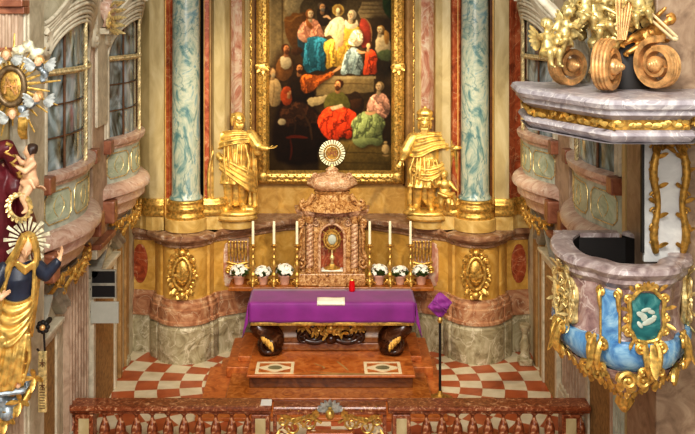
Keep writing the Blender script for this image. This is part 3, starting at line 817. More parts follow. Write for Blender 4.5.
# front slab with an arched niche, made from strips around the arch
def niche(y0, y1, x0, x1, z0, z1, w, zs):
    q = MB()
    q.box(x0, -w, y0, y1, z0, z1); q.box(w, x1, y0, y1, z0, z1)
    arch = [(w*cos(a), zs+w*sin(a)) for a in [PI*i/16 for i in range(17)]]
    for (a, za), (c, zc) in zip(arch, arch[1:]):
        q.add([(a, y0, za), (c, y0, zc), (c, y0, z1), (a, y0, z1), (a, y1, za), (c, y1, zc), (c, y1, z1), (a, y1, z1)], [(0, 1, 2, 3), (4, 7, 6, 5), (0, 4, 5, 1), (2, 6, 7, 3)])
    return q
nb = niche(0, .2, -.40, .40, 0, 1.14, .24, .68)
b.join(nb, Matrix.Translation((TX, TY-.06, SZ+.24)))
b.build('body', M['taber'], t, smooth=0, bevel=.006)
b = MB().box(TX-.4, TX+.4, TY+.12, TY+.3, SZ+.24, SZ+1.3); b.build('niche_back', M['red'], t, smooth=0)
b = MB().tube([(TX+.27*cos(a), TY-.08, SZ+.92+.27*sin(a)) for a in [PI*i/20 for i in range(21)]], .028, 8)
for s in (-1, 1): b.box(TX+s*.27-.025, TX+s*.27+.025, TY-.1, TY-.05, SZ+.26, SZ+.92)
for s in (-1, 1): b.scroll((TX+s*.34, TY-.09, SZ+1.22), (s, 0, 0), (0, 0, 1), .08, 1.4, .022, PI/2, -1)
b.ell((TX, TY-.1, SZ+1.25), (.07, .05, .06))
b.build('arch_moulding', M['taberp'], t)
for s in (-1, 1):
    c = MB(); n = 60
    for ph in (0, PI):
        c.tube([(TX+s*.485+.035*cos(ph+q*5*PI/n*2), TY-.06+.035*sin(ph+q*5*PI/n*2), SZ+.34+.86*q/n) for q in range(n+1)], .052, 8)
    o = c.build('twisted_column', M['taberp'], t)
    MB().lathe([(.09, .24), (.1, .26), (.1, .29), (.08, .31), (.085, .34)], (TX+s*.485, TY-.06, SZ), 20).build('column_base', M['taber'], o, smooth=50)
    MB().lathe([(.075, 1.2), (.1, 1.24), (.11, 1.3), (.11, 1.36)], (TX+s*.485, TY-.06, SZ), 20).build('capital', M['taber'], o, smooth=50)
    # outer wing scrolls
    w = MB().scroll((TX+s*.66, TY-.02, SZ+.42), (s, 0, 0), (0, 0, 1), .13, 1.5, .04, PI/2, -1, 8).scroll((TX+s*.66, TY-.02, SZ+1.2), (s, 0, 0), (0, 0, 1), .09, 1.5, .035, -PI/2, 1, 8)
    w.tube(chaikin([(TX+s*.62, TY, SZ+1.15), (TX+s*.7, TY-.02, SZ+.95), (TX+s*.66, TY, SZ+.7), (TX+s*.74, TY-.02, SZ+.5)]), [.03, .05, .04, .05], 8)
    w.build('side_scroll', M['taber'], t)
b = MB(); ph = [(-.76, .34), (-.74, .02), (-.6, -.02), (-.55, -.16), (-.4, -.16), (-.34, -.08), (0, -.1), (.34, -.08), (.4, -.16), (.55, -.16), (.6, -.02), (.74, .02), (.76, .34)]
b.sweep([(TX+x, TY+y) for x, y in ph], [(-.2, 1.34), (0, 1.34), (.02, 1.38), (.05, 1.40), (.07, 1.44), (.07, 1.47), (-.3, 1.49)])
b.warp(lambda x, y, z: (x, y, z+SZ)); b.build('entablature', M['taberp'], t, smooth=30)
# roof: swooping lower stage, then a cushion dome
def rrad(a, z): return 1+.07*cos(4*a)
b = MB().lathe([(.74, 1.47), (.70, 1.52), (.56, 1.58), (.42, 1.66), (.34, 1.76), (.36, 1.79), (.38, 1.81), (.34, 1.84)], (TX, TY+.06, SZ), 48, sy=.62, rad=rrad)
for s in (-1, 1):
    b.scroll((TX+s*.6, TY-.12, SZ+1.56), (s, 0, 0), (0, 0, 1), .10, 1.5, .045, PI/2, -1, 8)
    b.tube(chaikin([(TX+s*.66, TY-.12, SZ+1.55), (TX+s*.5, TY-.14, SZ+1.62), (TX+s*.4, TY-.14, SZ+1.78)]), [.04, .06, .05], 8)
b.build('lower_roof', M['taber'], t, smooth=50)
b = MB().lathe([(.30, 1.82), (.46, 1.87), (.54, 1.95), (.52, 2.03), (.43, 2.1), (.28, 2.15), (.14, 2.17), (.12, 2.2), (.14, 2.23), (.09, 2.27), (.04, 2.3)], (TX, TY+.06, SZ), 48, sy=.62, rad=lambda a, z: 1+.03*cos(8*a))
for s in (-1, 1): b.scroll((TX+s*.36, TY-.12, SZ+2.12), (s, 0, 0), (0, 0, 1), .07, 1.3, .025, 0, 1)
b.build('dome', M['taberp'], t, smooth=50)
t.scale = (.86, 1, .955)
# rayed disc
M['rayp'] = gold('pale silver gilding', (232, 222, 186), rough=.4, metal=.3)
t2 = thing('rayed_disc', 'round rayed silver and gilt emblem on top of the tabernacle', 'emblem', (TX, TY+.06, SZ+2.18))
c = V((TX, TY+.05, SZ+2.44)); b = MB()
for k in range(28):
    a = 2*PI*k/28; d = V((cos(a), 0, sin(a))); q = V((-sin(a), 0, cos(a)))
    b.add([c+d*.10-q*.008-V((0, .012, 0)), c+d*.245-q*.019-V((0, .006, 0)), c+d*.245+q*.019-V((0, .006, 0)), c+d*.10+q*.008-V((0, .012, 0)), c+d*.1+V((0, .012, 0)), c+d*.235+V((0, .012, 0))], [(0, 1, 2, 3), (4, 5, 1, 0), (3, 2, 5, 4), (1, 5, 2)])
b.build('rays', M['rayp'], t2)
b = MB()
for r, w in ((.15, .014), (.11, .012)): b.tube([(c.x+r*cos(a), c.y-.012, c.z+r*sin(a)) for a in [2*PI*k/40 for k in range(40)]], w, 6, closed=True)
b.lathe([(.155, -.008), (.155, .008)], (0, 0, 0), 36); b.v[-72:] = [(c.x+x, c.y+z, c.z+y) for x, y, z in b.v[-72:]]
b.build('ring', M['gold_dark'], t2)
b = MB()   # raised letters IHS with a cross over the H
def stroke(pts, r=.011): b.tube([(c.x+x, c.y-.018, c.z+z) for x, z in pts], r, 6)
stroke([(-.075, -.045), (-.075, .035)]); stroke([(-.035, -.045), (-.035, .035)]); stroke([(.025, -.045), (.025, .035)]); stroke([(-.035, -.005), (.025, -.005)])
stroke(chaikin([(.085, .03), (.06, .04), (.05, .018), (.08, -.012), (.085, -.035), (.06, -.048), (.048, -.035)])); stroke([(-.005, 0), (-.005, .085)], .008); stroke([(-.025, .062), (.015, .062)], .008)
b.build('letters', M['rust'], t2)
MB().lathe([(.05, 2.17), (.03, 2.2), (.02, 2.23)], (TX, TY+.06, SZ), 12).build('stem', M['gold_pale'], t2)

# ------------------------------------------------------------------ monstrance in the niche
mx, my, mz = TX, TY-.03, SZ+.26
t = thing('monstrance', 'gilt monstrance with rayed crystal standing in the tabernacle niche', 'monstrance', (mx, my, mz))
MB().lathe([(.15, 0), (.155, .02), (.12, .035), (.07, .06), (.04, .1)], (mx, my, mz+.03), 24, sy=.7).build('foot', M['gold'], t, smooth=50)
MB().box(mx-.2, mx+.2, my-.1, my+.1, mz, mz+.03).build('stand', M['linen'], t, smooth=0, bevel=.008)
MB().lathe([(.035, .12), (.025, .18), (.05, .22), (.05, .25), (.022, .29), (.02, .38)], (mx, my, mz), 16).build('stem', M['gold_pale'], t, smooth=60)
c = V((mx, my, mz+.58)); b = MB()
for k in range(20):
    a = 2*PI*k/20; L = .25 if k % 2 == 0 else .2
    b.tube([c+V((cos(a)*.09, 0, sin(a)*.11)), c+V((cos(a)*L*.85, 0, sin(a)*L*1.05))], [.022, .006], 6, flat=.5, up=(0, 1, 0))
b.build('rays', M['gold_dark'], t)
b = MB().tube([c+V((.1*cos(a), -.02, .12*sin(a))) for a in [2*PI*k/24 for k in range(24)]], .022, 7, closed=True); b.tube([c+V((.15*cos(a), -.01, .18*sin(a))) for a in [2*PI*k/24 for k in range(24)]], .016, 7, closed=True); b.build('frame', M['gold'], t)
b = MB().ell(c, (.085, .02, .1)); b.build('crystal', M['greengrey'], t)
b = MB().tube([c+V((0, 0, .24)), c+V((0, 0, .34))], .01, 6).tube([c+V((-.035, 0, .31)), c+V((.035, 0, .31))], .01, 6); b.build('cross', M['gold'], t)

# ------------------------------------------------------------------ red votive lamp
M['redglass'] = plain('red glass', (206, 22, 26), .15, var=.12)
lx, ly = (352-CX)*18.0/F, 18.0
t = thing('votive_lamp', 'red glass votive lamp on the altar beside the tabernacle', 'votive lamp', (lx, ly, AZ+.004))
MB().lathe([(.03, 0), (.05, .005), (.058, .03), (.055, .1), (.05, .16), (.042, .2), (.038, .2), (.04, .1), (.02, .02)], (lx, ly, AZ+.006), 20).build('glass', M['redglass'], t, smooth=60)
MB().lathe([(.04, .2), (.046, .205), (.04, .225), (.02, .235)], (lx, ly, AZ+.006), 18).build('lid', M['gold'], t, smooth=60)

# ------------------------------------------------------------------ gilded organ-like consoles on the side panels
for px, lb in ((238, 'gilt fluted console ornament on the wall left of the candlesticks'), (421.5, 'gilt fluted console ornament on the wall right of the candlesticks')):
    s = -1 if px < 331 else 1
    p = span(LOWD, px-2, px+2)[0]; X, Y = (px-CX)*18.85/F, 18.85
    ex = V((1, -.55*s, 0)).normalized()*1.0; ex = V((1, s*-.0, 0)); c = V((X, Y-.1, 0))
    t = thing('gilded_console', lb, 'carved ornament', (X, Y, 1.5))
    b = MB().box(X-.2, X+.2, Y-.05, Y+.25, 1.45, 2.1); b.build('back_panel', M['pinkm'], t, smooth=0, bevel=.02)
    g = MB()
    for k in range(6):
        x = X-.16+.064*k
        g.tube([(x, Y-.07, 1.72), (x, Y-.11, 1.9), (x+.01*s, Y-.08, 2.08)], [.022, .03, .02], 8); g.ell((x, Y-.1, 2.09), .03, n=8, m=6)
    g.build('flutes', M['gold'], t)
    g = MB()
    for k in range(3): g.tube([(X-.2+.02*k, Y-.08, 1.7-.06*k), (X, Y-.15, 1.67-.06*k), (X+.2-.02*k, Y-.08, 1.7-.06*k)], .032, 8)
    g.scroll((X-.17, Y-.1, 1.55), (1, 0, 0), (0, 0, 1), .07, 1.4, .025, 0, 1); g.scroll((X+.17, Y-.1, 1.55), (-1, 0, 0), (0, 0, 1), .07, 1.4, .025, 0, 1); g.ell((X, Y-.1, 1.5), (.07, .06, .08))
    g.build('bracket', M['gold'], t)

# ------------------------------------------------------------------ cartouches on the pedestals
def cartouche(X, Y, Z, W, H, label, mats=('gold', 'gold'), shield=None):
    t = thing('gilded_cartouche', label, 'cartouche', (X, Y, Z), 'gilt cartouches on the column pedestals')
    b = MB(); w, h = W/2, H/2
    pts = [(X+w*.62*cos(a), Y-.05-.03*abs(cos(a)), Z+h*.58*sin(a)*(1-.12*cos(2*a))) for a in [2*PI*i/40 for i in range(40)]]
    b.tube(pts, .035, 8, closed=True)
    for s in (-1, 1):
        for (u, v, r, a0, sg) in ((.72, .50, .2, PI, -1), (.84, .08, .17, PI/2, 1), (.70, -.42, .22, PI, 1), (.34, .74, .18, -PI/2, 1), (.32, -.78, .18, PI/2, -1), (.95, -.12, .1, 0, 1)):
            b.scroll((X+s*u*w, Y-.05, Z+v*h), (s, 0, 0), (0, 0, 1), r*w, 1.4, .026, a0, sg, 7)
        for (u, v, du, dv, L) in ((.5, .62, .7, .6, .10), (.7, .28, 1, .1, .08), (.68, -.2, 1, -.4, .09), (.45, -.6, .6, -1, .10), (.2, .85, .5, 1, .09), (.18, -.85, .5, -1, .09), (.58, -.72, 1, -.6, .08), (.62, .4, 1, .8, .08), (.6, -.42, 1, -.2, .08)):
            b.leaf((X+s*u*w, Y-.05, Z+v*h), (s*du, -.25, dv), (0, -1, 0), L, .045, .3)
    for k in range(-2, 3): b.leaf((X+.03*k, Y-.06, Z+h*.8), (k*.35, -.2, 1), (0, -1, 0), .12, .034, .4)
    b.ell((X, Y-.08, Z+h*.84), (.07, .05, .06)); b.ell((X, Y-.07, Z-h*.86), (.08, .05, .07))
    b.build('scroll_frame', M[mats[0]], t)
    s_ = MB().ell((X, Y-.01, Z), (w*.58, .075, h*.54)); s_.build('shield', shield or M[mats[1]], t)
    r = MB()   # raised tree-like emblem
    for k in range(5): r.leaf((X, Y-.075, Z-h*.15), (sin((k-2)*.6), 0, cos((k-2)*.6)), (0, -1, 0), .17, .03, .15)
    r.tube([(X, Y-.08, Z-h*.35), (X, Y-.085, Z-h*.05)], .02, 6); r.tube([(X-.08, Y-.08, Z-h*.28), (X, Y-.09, Z-h*.34), (X+.08, Y-.08, Z-h*.28)], .018, 6)
    r.build('emblem', M[mats[0]], t)
    return t
cartouche((182.5-CX)*18.15/F, 18.15, HC-(273-HY)*18.15/F, .54, .92, 'gilt carved cartouche on the column pedestal left of the altar')
cartouche((475.5-CX)*18.15/F, 18.15, HC-(273-HY)*18.15/F, .54, .92, 'gilt carved cartouche on the column pedestal right of the altar')

# ------------------------------------------------------------------ veiled cross on its pole
X, Y = (440-CX)*16.3/F, 16.3; zc = HC-(305-HY)*Y/F
t = thing('veiled_cross', 'processional cross wrapped in purple veil on a dark pole', 'processional cross', (X, Y, .062))
MB().tube([(X, Y, .14), (X, Y, zc-.22)], .022, 10).build('pole', M['gloss_dark'], t)
MB().lathe([(.02, -.3), (.035, -.28), (.05, -.25), (.03, -.22), (.02, -.2)], (X, Y, zc), 14).build('knop', M['gold'], t, smooth=60)
MB().lathe([(.22, .0), (.22, .03), (.12, .06), (.05, .1), (.03, .16)], (X, Y, .062), 24).build('foot', M['gold_dark'], t, smooth=50)
b = MB()
def veil(u, v):
    a = 2*PI*u; q = v*2-1          # bundle: diamond outline, pinched top and bottom
    r = .185*(1-abs(q))**.85+.018
    x = cos(a); y = sin(a)
    return (X+r*x*(1+.05*sin(5*a+4*q)), Y+.38*r*y*(1+.25*sin(6*a+3*q))+.01*sin(9*q), zc+.205*q+.035*x*(1-abs(q)))
b.grid(veil, 40, 18); b.build('veil', M['purple'], t)
b = MB()
for s in (-1, 1): b.tube(chaikin([(X-.12*s, Y-.055, zc+.05*s), (X, Y-.085, zc+.0), (X+.1*s, Y-.05, zc-.11*s)]), .01, 6)
b.build('tie', M['purple'], t)
# ------------------------------------------------------------------ figure kit: solids fused into one continuous skin
def rotm(yaw=0, pitch=0, roll=0):
    return (Matrix.Rotation(yaw, 3, 'Z') @ Matrix.Rotation(pitch, 3, 'X') @ Matrix.Rotation(roll, 3, 'Y'))
def head(b, c, r, R):
    """head facing local -Y; r = half the face height"""
    c = V(c); q = lambda x, y, z: c+R @ V((x*r, y*r, z*r))
    b.ell(c+R @ V((0, .08*r, .18*r)), (.76*r, .92*r, .84*r), R, 18, 14)
    b.ell(q(0, -.18, -.30), (.58*r, .62*r, .68*r), R, 16, 12)
    b.ell(q(0, -.62, -.72), (.24*r, .2*r, .2*r), R)
    b.cap(q(0, -.78, .12), q(0, -1.02, -.22), .09*r, .15*r, 8)
    for s in (-1, 1):
        b.cap(q(.10*s, -.78, .18), q(.5*s, -.62, .16), .10*r, .09*r, 8)      # brow
        b.ell(q(.28*s, -.70, .02), (.15*r, .10*r, .09*r), R)                # eyeball
        b.ell(q(.40*s, -.52, -.26), (.22*r, .2*r, .2*r), R)                 # cheek
        b.ell(q(.77*s, .05, -.05), (.09*r, .18*r, .26*r), R)                # ear
    b.cap(q(-.18, -.76, -.45), q(.18, -.76, -.45), .07*r, .07*r, 8); b.cap(q(-.14, -.74, -.55), q(.14, -.74, -.55), .08*r, .08*r, 8)
def hand(b, w, d, n, L, curl=.5, side=1):
    """w wrist, d finger direction, n palm normal, L hand length; five unequal bent fingers"""
    w, d, n = V(w), V(d).normalized(), V(n).normalized(); n = (n-d*n.dot(d)).normalized(); x = d.cross(n)*side
    p = w+d*(L*.26)
    R = Matrix((x, d, n)).transposed()
    b.ell(p, (L*.2, L*.28, L*.09), R)
    for k, (o, ln) in enumerate(((-.15, .42), (-.05, .5), (.05, .47), (.14, .37))):
        a = p+x*(o*L)+d*(L*.2); e1 = a+d*(ln*L*.5)+n*(curl*.06*L); e2 = e1+(d*cos(curl)+n*sin(curl)).normalized()*(ln*L*.3); e3 = e2+(d*cos(curl*2)+n*sin(curl*2)).normalized()*(ln*L*.25)
        b.chain([a, e1, e2, e3], [L*.052, L*.048, L*.043, L*.036], 7)
    a = p-x*(L*.17)-d*(L*.06); e = a-x*(L*.16)+d*(L*.16)+n*(L*.05); b.chain([a, e, e+d*(L*.17)+n*(L*.04)], [L*.06, L*.055, L*.042], 7)
def hair(b, c, r, R, L=.5, seed=1, bun=False):
    rnd = random.Random(seed); c = V(c)
    b.ell(c+R @ V((0, .22*r, .32*r)), (.84*r, .88*r, .82*r), R)
    for k in range(26):
        a = rnd.uniform(.1*PI, .9*PI)+0; e = rnd.uniform(-.6, 1.2)
        p = c+R @ V((.86*r*cos(a)*cos(e*.5), (.25+.72*sin(a)*.9)*r, (.1+.6*e)*r))
        b.ell(p, rnd.uniform(.14, .24)*r, n=8, m=6)
    for s in (-1, 1):
        b.chain([c+R @ V((s*.72*r, 0, .45*r)), c+R @ V((s*.86*r, .12*r, -.2*r)), c+R @ V((s*.8*r, .2*r, (-.2-L)*r))], [.2*r, .22*r, .15*r])
def beard(b, c, r, R, L=1.2):
    c = V(c); q = lambda x, y, z: c+R @ V((x*r, y*r, z*r))
    for s in (-1, -.5, 0, .5, 1):
        b.chain([q(.52*s, -.42, -.45), q(.42*s, -.66, -.8), q(.24*s, -.72, -.8-L*.5), q(.12*s, -.6, -.8-L)], [.16*r, .2*r, .17*r, .07*r], 8)
    for s in (-1, 1): b.chain([q(.05*s, -.88, -.38), q(.34*s, -.72, -.5), q(.4*s, -.6, -.8)], [.08*r, .1*r, .08*r], 8)
def folds_along(b, a, c, n, w, r, seed=0):
    """n rope folds between points a and c (cloth ridges), spread w apart"""
    rnd = random.Random(seed); a, c = V(a), V(c); d = (c-a).normalized(); x = d.cross(V((0, -1, 0)));
    x = x.normalized() if x.length > .1 else V((1, 0, 0))
    for k in range(n):
        o = x*(w*(k/(max(1, n-1))-.5)); m = (a+c)/2+o*1.25+V((rnd.uniform(-.02, .02), rnd.uniform(-.03, 0), 0))
        b.chain([a+o*.8, m, c+o*(1+rnd.uniform(-.2, .3))], [r*.7, r, r*.6], 8)
def sheet(b, A, B, ridges=4, amp=.022, th=.03, nu=26, nv=30, ph=0):
    """hanging cloth between edge curves A and B, with rope-like folds running along them"""
    A = [V(p) for p in chaikin(A, 3)]; B = [V(p) for p in chaikin(B, 3)]
    def on(C, u):
        x = u*(len(C)-1); i = min(int(x), len(C)-2); return C[i]+(C[i+1]-C[i])*(x-i)
    def pt(u, v):
        a, c = on(A, u), on(B, u); p = a+(c-a)*v
        t = on(A, min(1, u+.02))-on(A, max(0, u-.02)); n = t.cross(c-a)
        n = n.normalized() if n.length > 1e-6 else V((0, -1, 0))
        if n.y > 0: n = -n
        w = sin(PI*(ridges*v+.35*sin(2.3*u+ph)+ph)); return p, n, amp*(abs(w)**.8*2-.8)*(.6+.4*sin(PI*min(1, .15+u)))
    f, k = [], []
    for i in range(nu+1):
        for j in range(nv+1):
            p, n, d = pt(i/nu, j/nv); f.append(p+n*(d+th*.5)); k.append(p-n*th*.5)
    W = nv+1; N = len(f); fs = []
    for i in range(nu):
        for j in range(nv):
            q = (i*W+j, (i+1)*W+j, (i+1)*W+j+1, i*W+j+1); fs += [q, tuple(N+x for x in q[::-1])]
    rim = [(i, 0) for i in range(nu+1)]+[(nu, j) for j in range(1, nv+1)]+[(i, nv) for i in range(nu-1, -1, -1)]+[(0, j) for j in range(nv-1, 0, -1)]
    for (a, c), (d, e) in zip(rim, rim[1:]+rim[:1]): fs.append((a*W+c, d*W+e, N+d*W+e, N+a*W+c))
    return b.add(f+k, fs)
M['goldst'] = gold('statue gilding', (226, 188, 108), rough=.36, metal=.68, bmp=.05, scale=9)

# ------------------------------------------------------------------ left gilded saint (arm stretched towards the picture)
sx, sy, sz = -1.81, 18.8, 2.62
def console(x, y, lab):
    t = thing('statue_console', lab, 'pedestal', (x, y, 2.36), 'half round consoles under the gilded statues')
    MB().lathe([(.30, 2.365), (.31, 2.40), (.33, 2.52), (.37, 2.54), (.40, 2.56), (.40, 2.6), (.38, 2.615)], (x, y, 0), 40, sy=.8).build('block', M['ochre2'], t, smooth=40)
    MB().lathe([(.385, 2.527), (.412, 2.537), (.385, 2.55)], (x, y, 0), 40, sy=.8).build('gilded_rim', M['gold'], t, smooth=40)
console(sx, sy, 'half round stone console under the left gilded statue'); console(1.85, sy, 'half round stone console under the right gilded statue')

def base_rock(b, z=0, rx=.38, ry=.28):
    b.lathe([(rx*.98, 0), (rx, .03), (rx*.95, .06), (rx*.85, .08)], (0, 0, z), 28, sy=ry/rx)
t = thing('gilded_statue', 'gilded bearded saint with arm stretched out to the altarpiece, left of it', 'statue', (sx, sy, sz))
A = Matrix.Translation((sx, sy, sz)) @ Matrix.Diagonal((1.16, 1, 1.02, 1))
b = MB(); b.T = A; base_rock(b); b.ell((.2, -.02, .1), (.14, .12, .07)); b.build('plinth', M['goldst'], t, fuse=.014, sm=2)
RH = rotm(.45, .05)
b = MB(); b.T = A
b.chain([(-.10, -.02, .98), (-.13, -.06, .56), (-.12, .0, .15)], [.125, .085, .06]); b.chain([(-.12, 0, .15), (-.16, -.14, .10)], [.062, .045])
b.chain([(.10, .0, .98), (.12, -.10, .58), (.10, .02, .16)], [.125, .085, .06]); b.chain([(.10, .02, .16), (.13, -.13, .10)], [.062, .045])
b.ell((0, 0, 1.0), (.19, .14, .16)); b.ell((0, 0, 1.22), (.20, .14, .2)); b.ell((.01, 0, 1.42), (.23, .14, .15)); b.cap((.02, 0, 1.5), (.03, -.03, 1.66), .075, .07)
head(b, (.04, -.05, 1.77), .12, RH)
b.chain([(-.24, 0, 1.46), (-.36, -.02, 1.2), (-.24, -.16, 1.05)], [.085, .07, .05]); hand(b, (-.24, -.16, 1.05), (.8, -.1, -.3), (0, -1, 0), .17, .5)
b.chain([(.24, -.02, 1.46), (.36, -.14, 1.26), (.52, -.22, 1.25)], [.085, .07, .045]); hand(b, (.52, -.22, 1.25), (1, -.1, .15), (0, -.3, 1), .19, .35)
b.build('body', M['goldst'], t, fuse=.011, sm=2)
b = MB(); b.T = A; hair(b, (.04, -.05, 1.77), .12, RH, .7, 2); beard(b, (.04, -.05, 1.77), .12, RH, 1.0); b.build('hair', M['goldst'], t, fuse=.009, sm=1)
b = MB(); b.T = A   # tunic to the knee
b.loft([(.0, -.02, .58, .27, .20, .16, 7, .3), (.0, -.01, .66, .26, .19, .12, 7, .5), (0, 0, .85, .23, .17, .07, 7, .8), (0, 0, 1.05, .20, .155, .04, 6, 1), (0, 0, 1.2, .22, .16, .03, 6, 1), (0, 0, 1.42, .25, .16, .02, 5, 0), (.01, 0, 1.52, .15, .11, 0, 5, 0)])
folds_along(b, (-.12, -.16, 1.38), (-.08, -.19, .66), 3, .14, .026, 1); folds_along(b, (.1, -.15, 1.3), (.12, -.2, .66), 3, .16, .026, 2)
b.cap((-.24, 0, 1.47), (-.35, -.02, 1.24), .105, .1); b.cap((.24, -.02, 1.47), (.36, -.13, 1.28), .105, .10); b.ell((.36, -.12, 1.22), (.08, .07, .12))
b.build('tunic', M['goldst'], t, fuse=.011, sm=1)
b = MB(); b.T = A   # mantle: cape, sash across the hips, long fall at the left
sheet(b, [(-.3, .02, 1.5), (-.1, -.12, 1.58), (.15, -.1, 1.56), (.3, .02, 1.48)], [(-.38, -.04, 1.16), (-.15, -.2, 1.28), (.12, -.2, 1.36), (.36, -.04, 1.3)], 3, .022, ph=.2)
sheet(b, [(-.30, -.06, 1.16), (-.05, -.18, 1.02), (.2, -.17, .88), (.29, -.06, .8)], [(-.32, -.04, .9), (-.05, -.24, .68), (.2, -.24, .46), (.33, -.08, .40)], 4, .026, ph=.5)
sheet(b, [(-.30, -.03, 1.46), (-.45, -.14, 1.05), (-.47, -.17, .5), (-.42, -.17, .06)], [(-.16, .04, 1.45), (-.2, -.02, 1.0), (-.2, -.02, .5), (-.22, -.02, .08)], 3, .03)
sheet(b, [(.2, .1, 1.4), (.2, .12, .9), (.2, .1, .14)], [(.31, .06, 1.4), (.35, .04, .9), (.36, .02, .12)], 2, .028)
b.ell((-.02, .08, .8), (.24, .05, .7))
b.build('mantle', M['goldst'], t, fuse=.012, sm=1)

# ------------------------------------------------------------------ right gilded saint with turban, long beard and small child
sx2 = 1.85
t = thing('gilded_statue', 'gilded bearded saint in tall headdress with a small child, right of altarpiece', 'statue', (sx2, sy, sz))
A = Matrix.Translation((sx2, sy, sz)) @ Matrix.Diagonal((1.14, 1, 1.0, 1))
b = MB(); b.T = A; base_rock(b, 0, .42, .28); b.ell((-.25, -.02, .1), (.12, .12, .06)); b.build('plinth', M['goldst'], t, fuse=.014, sm=2)
RH = rotm(-.15, .12)
b = MB(); b.T = A
b.chain([(-.10, -.02, .98), (-.18, -.1, .56), (-.18, .0, .15)], [.125, .085, .06]); b.chain([(-.18, 0, .15), (-.24, -.14, .10)], [.062, .045])
b.chain([(.08, .0, .98), (.06, -.08, .58), (.04, .02, .16)], [.125, .085, .06]); b.chain([(.04, .02, .16), (.05, -.14, .10)], [.062, .045])
b.ell((-.02, 0, 1.0), (.19, .14, .16)); b.ell((-.02, 0, 1.22), (.20, .14, .2)); b.ell((-.02, 0, 1.42), (.24, .14, .15)); b.cap((-.04, 0, 1.5), (-.05, -.03, 1.64), .075, .07)
head(b, (-.06, -.06, 1.73), .12, RH)
b.chain([(-.25, -.02, 1.44), (-.36, -.06, 1.2), (-.44, -.2, 1.06)], [.085, .07, .048]); hand(b, (-.44, -.2, 1.06), (-.5, -.3, -.9), (0, -1, .2), .19, .45)
b.chain([(.24, 0, 1.44), (.32, -.08, 1.22), (.42, -.16, 1.26)], [.085, .07, .048]); hand(b, (.42, -.16, 1.26), (.7, -.3, .2), (0, -1, 0), .17, .7)
b.build('body', M['goldst'], t, fuse=.011, sm=2)
b = MB(); b.T = A; hair(b, (-.06, -.06, 1.73), .12, RH, .7, 3); beard(b, (-.06, -.06, 1.73), .12, RH, 2.0); b.build('beard', M['goldst'], t, fuse=.009, sm=1)
b = MB(); b.T = A
b.lathe([(.10, -.02), (.125, 0), (.13, .03), (.115, .05), (.12, .08), (.135, .12), (.12, .17), (.07, .21), (.02, .23)], (-.055, -.02, 1.79), 24, rad=lambda a, z: 1+.05*cos(6*a))
for k in range(10): b.ell((-.055+.128*cos(k*.628), -.02+.128*sin(k*.628), 1.815), .026, n=8, m=6)
b.ell((-.05, -.02, 2.03), .025); b.build('headdress', M['goldst'], t, fuse=.009, sm=1)
b = MB(); b.T = A
b.loft([(-.04, -.03, .52, .29, .21, .18, 8, .0), (-.03, -.02, .62, .27, .19, .13, 8, .2), (-.02, 0, .85, .24, .17, .07, 7, .8), (-.02, 0, 1.05, .21, .155, .04, 6, 1), (-.02, 0, 1.2, .22, .16, .03, 6, 1), (-.02, 0, 1.42, .26, .16, .02, 5, 0), (-.03, 0, 1.52, .15, .11, 0, 5, 0)])
folds_along(b, (-.16, -.16, 1.1), (-.2, -.2, .6), 4, .2, .026, 4); folds_along(b, (.04, -.16, 1.05), (.06, -.21, .58), 4, .2, .026, 5)
b.cap((-.25, -.02, 1.45), (-.37, -.07, 1.2), .105, .11); b.ell((-.36, -.06, 1.17), (.11, .09, .12)); b.cap((.24, 0, 1.45), (.33, -.08, 1.25), .105, .1)
b.build('tunic', M['goldst'], t, fuse=.011, sm=1)
b = MB(); b.T = A
sheet(b, [(.34, 0, 1.52), (.1, -.12, 1.58), (-.15, -.1, 1.56), (-.3, .0, 1.48)], [(.44, -.16, 1.24), (.12, -.22, 1.28), (-.14, -.22, 1.08), (-.32, -.1, 1.1)], 4, .026, ph=.3)
sheet(b, [(.46, -.16, 1.26), (.50, -.06, .9), (.46, -.02, .5), (.40, 0, .22)], [(.3, -.1, 1.26), (.26, .02, .9), (.24, .04, .5), (.22, .06, .1)], 3, .03)
sheet(b, [(-.28, -.06, 1.02), (-.05, -.19, .92), (.2, -.16, .98), (.3, -.04, 1.08)], [(-.3, -.08, .76), (-.05, -.25, .62), (.2, -.21, .74), (.31, -.04, .9)], 3, .024, ph=.4)
b.ell((.05, .09, .8), (.25, .05, .7)); sheet(b, [(-.2, .1, 1.4), (-.2, .12, .9), (-.2, .1, .14)], [(-.3, .06, 1.4), (-.34, .06, .9), (-.34, .04, .15)], 2, .026)
b.build('mantle', M['goldst'], t, fuse=.012, sm=1)
b = MB(); b.T = A @ Matrix.Translation((.25, -.3, .1)) @ Matrix.Scale(1.05, 4)   # child leaning on the saint
b.chain([(-.04, 0, .3), (-.06, -.02, .16), (-.05, .02, .03)], [.06, .045, .03]); b.chain([(.04, 0, .3), (.06, -.05, .17), (.05, .0, .03)], [.06, .045, .03])
b.ell((0, 0, .36), (.09, .075, .1)); b.ell((0, -.01, .48), (.085, .07, .1)); b.cap((0, 0, .55), (0, -.01, .6), .035)
head(b, (-.01, -.02, .67), .075, rotm(-.5, -.15)); b.chain([(-.08, 0, .53), (-.14, -.04, .48), (-.2, -.06, .56)], [.035, .03, .022]); hand(b, (-.2, -.06, .56), (-.4, 0, .8), (0, -1, 0), .07)
b.chain([(.08, 0, .53), (.13, -.06, .45), (.17, -.1, .40)], [.035, .03, .022]); hand(b, (.17, -.1, .4), (.6, -.4, -.5), (0, 0, 1), .07)
b.ell((0, 0, .30), (.12, .09, .06)); b.chain([(-.1, -.06, .34), (.02, -.1, .29), (.14, -.02, .33)], [.03, .035, .03]); b.chain([(.12, 0, .32), (.17, 0, .2), (.16, .02, .1)], [.04, .035, .02])
b.build('child_figure', M['goldst'], t, fuse=.009, sm=2)
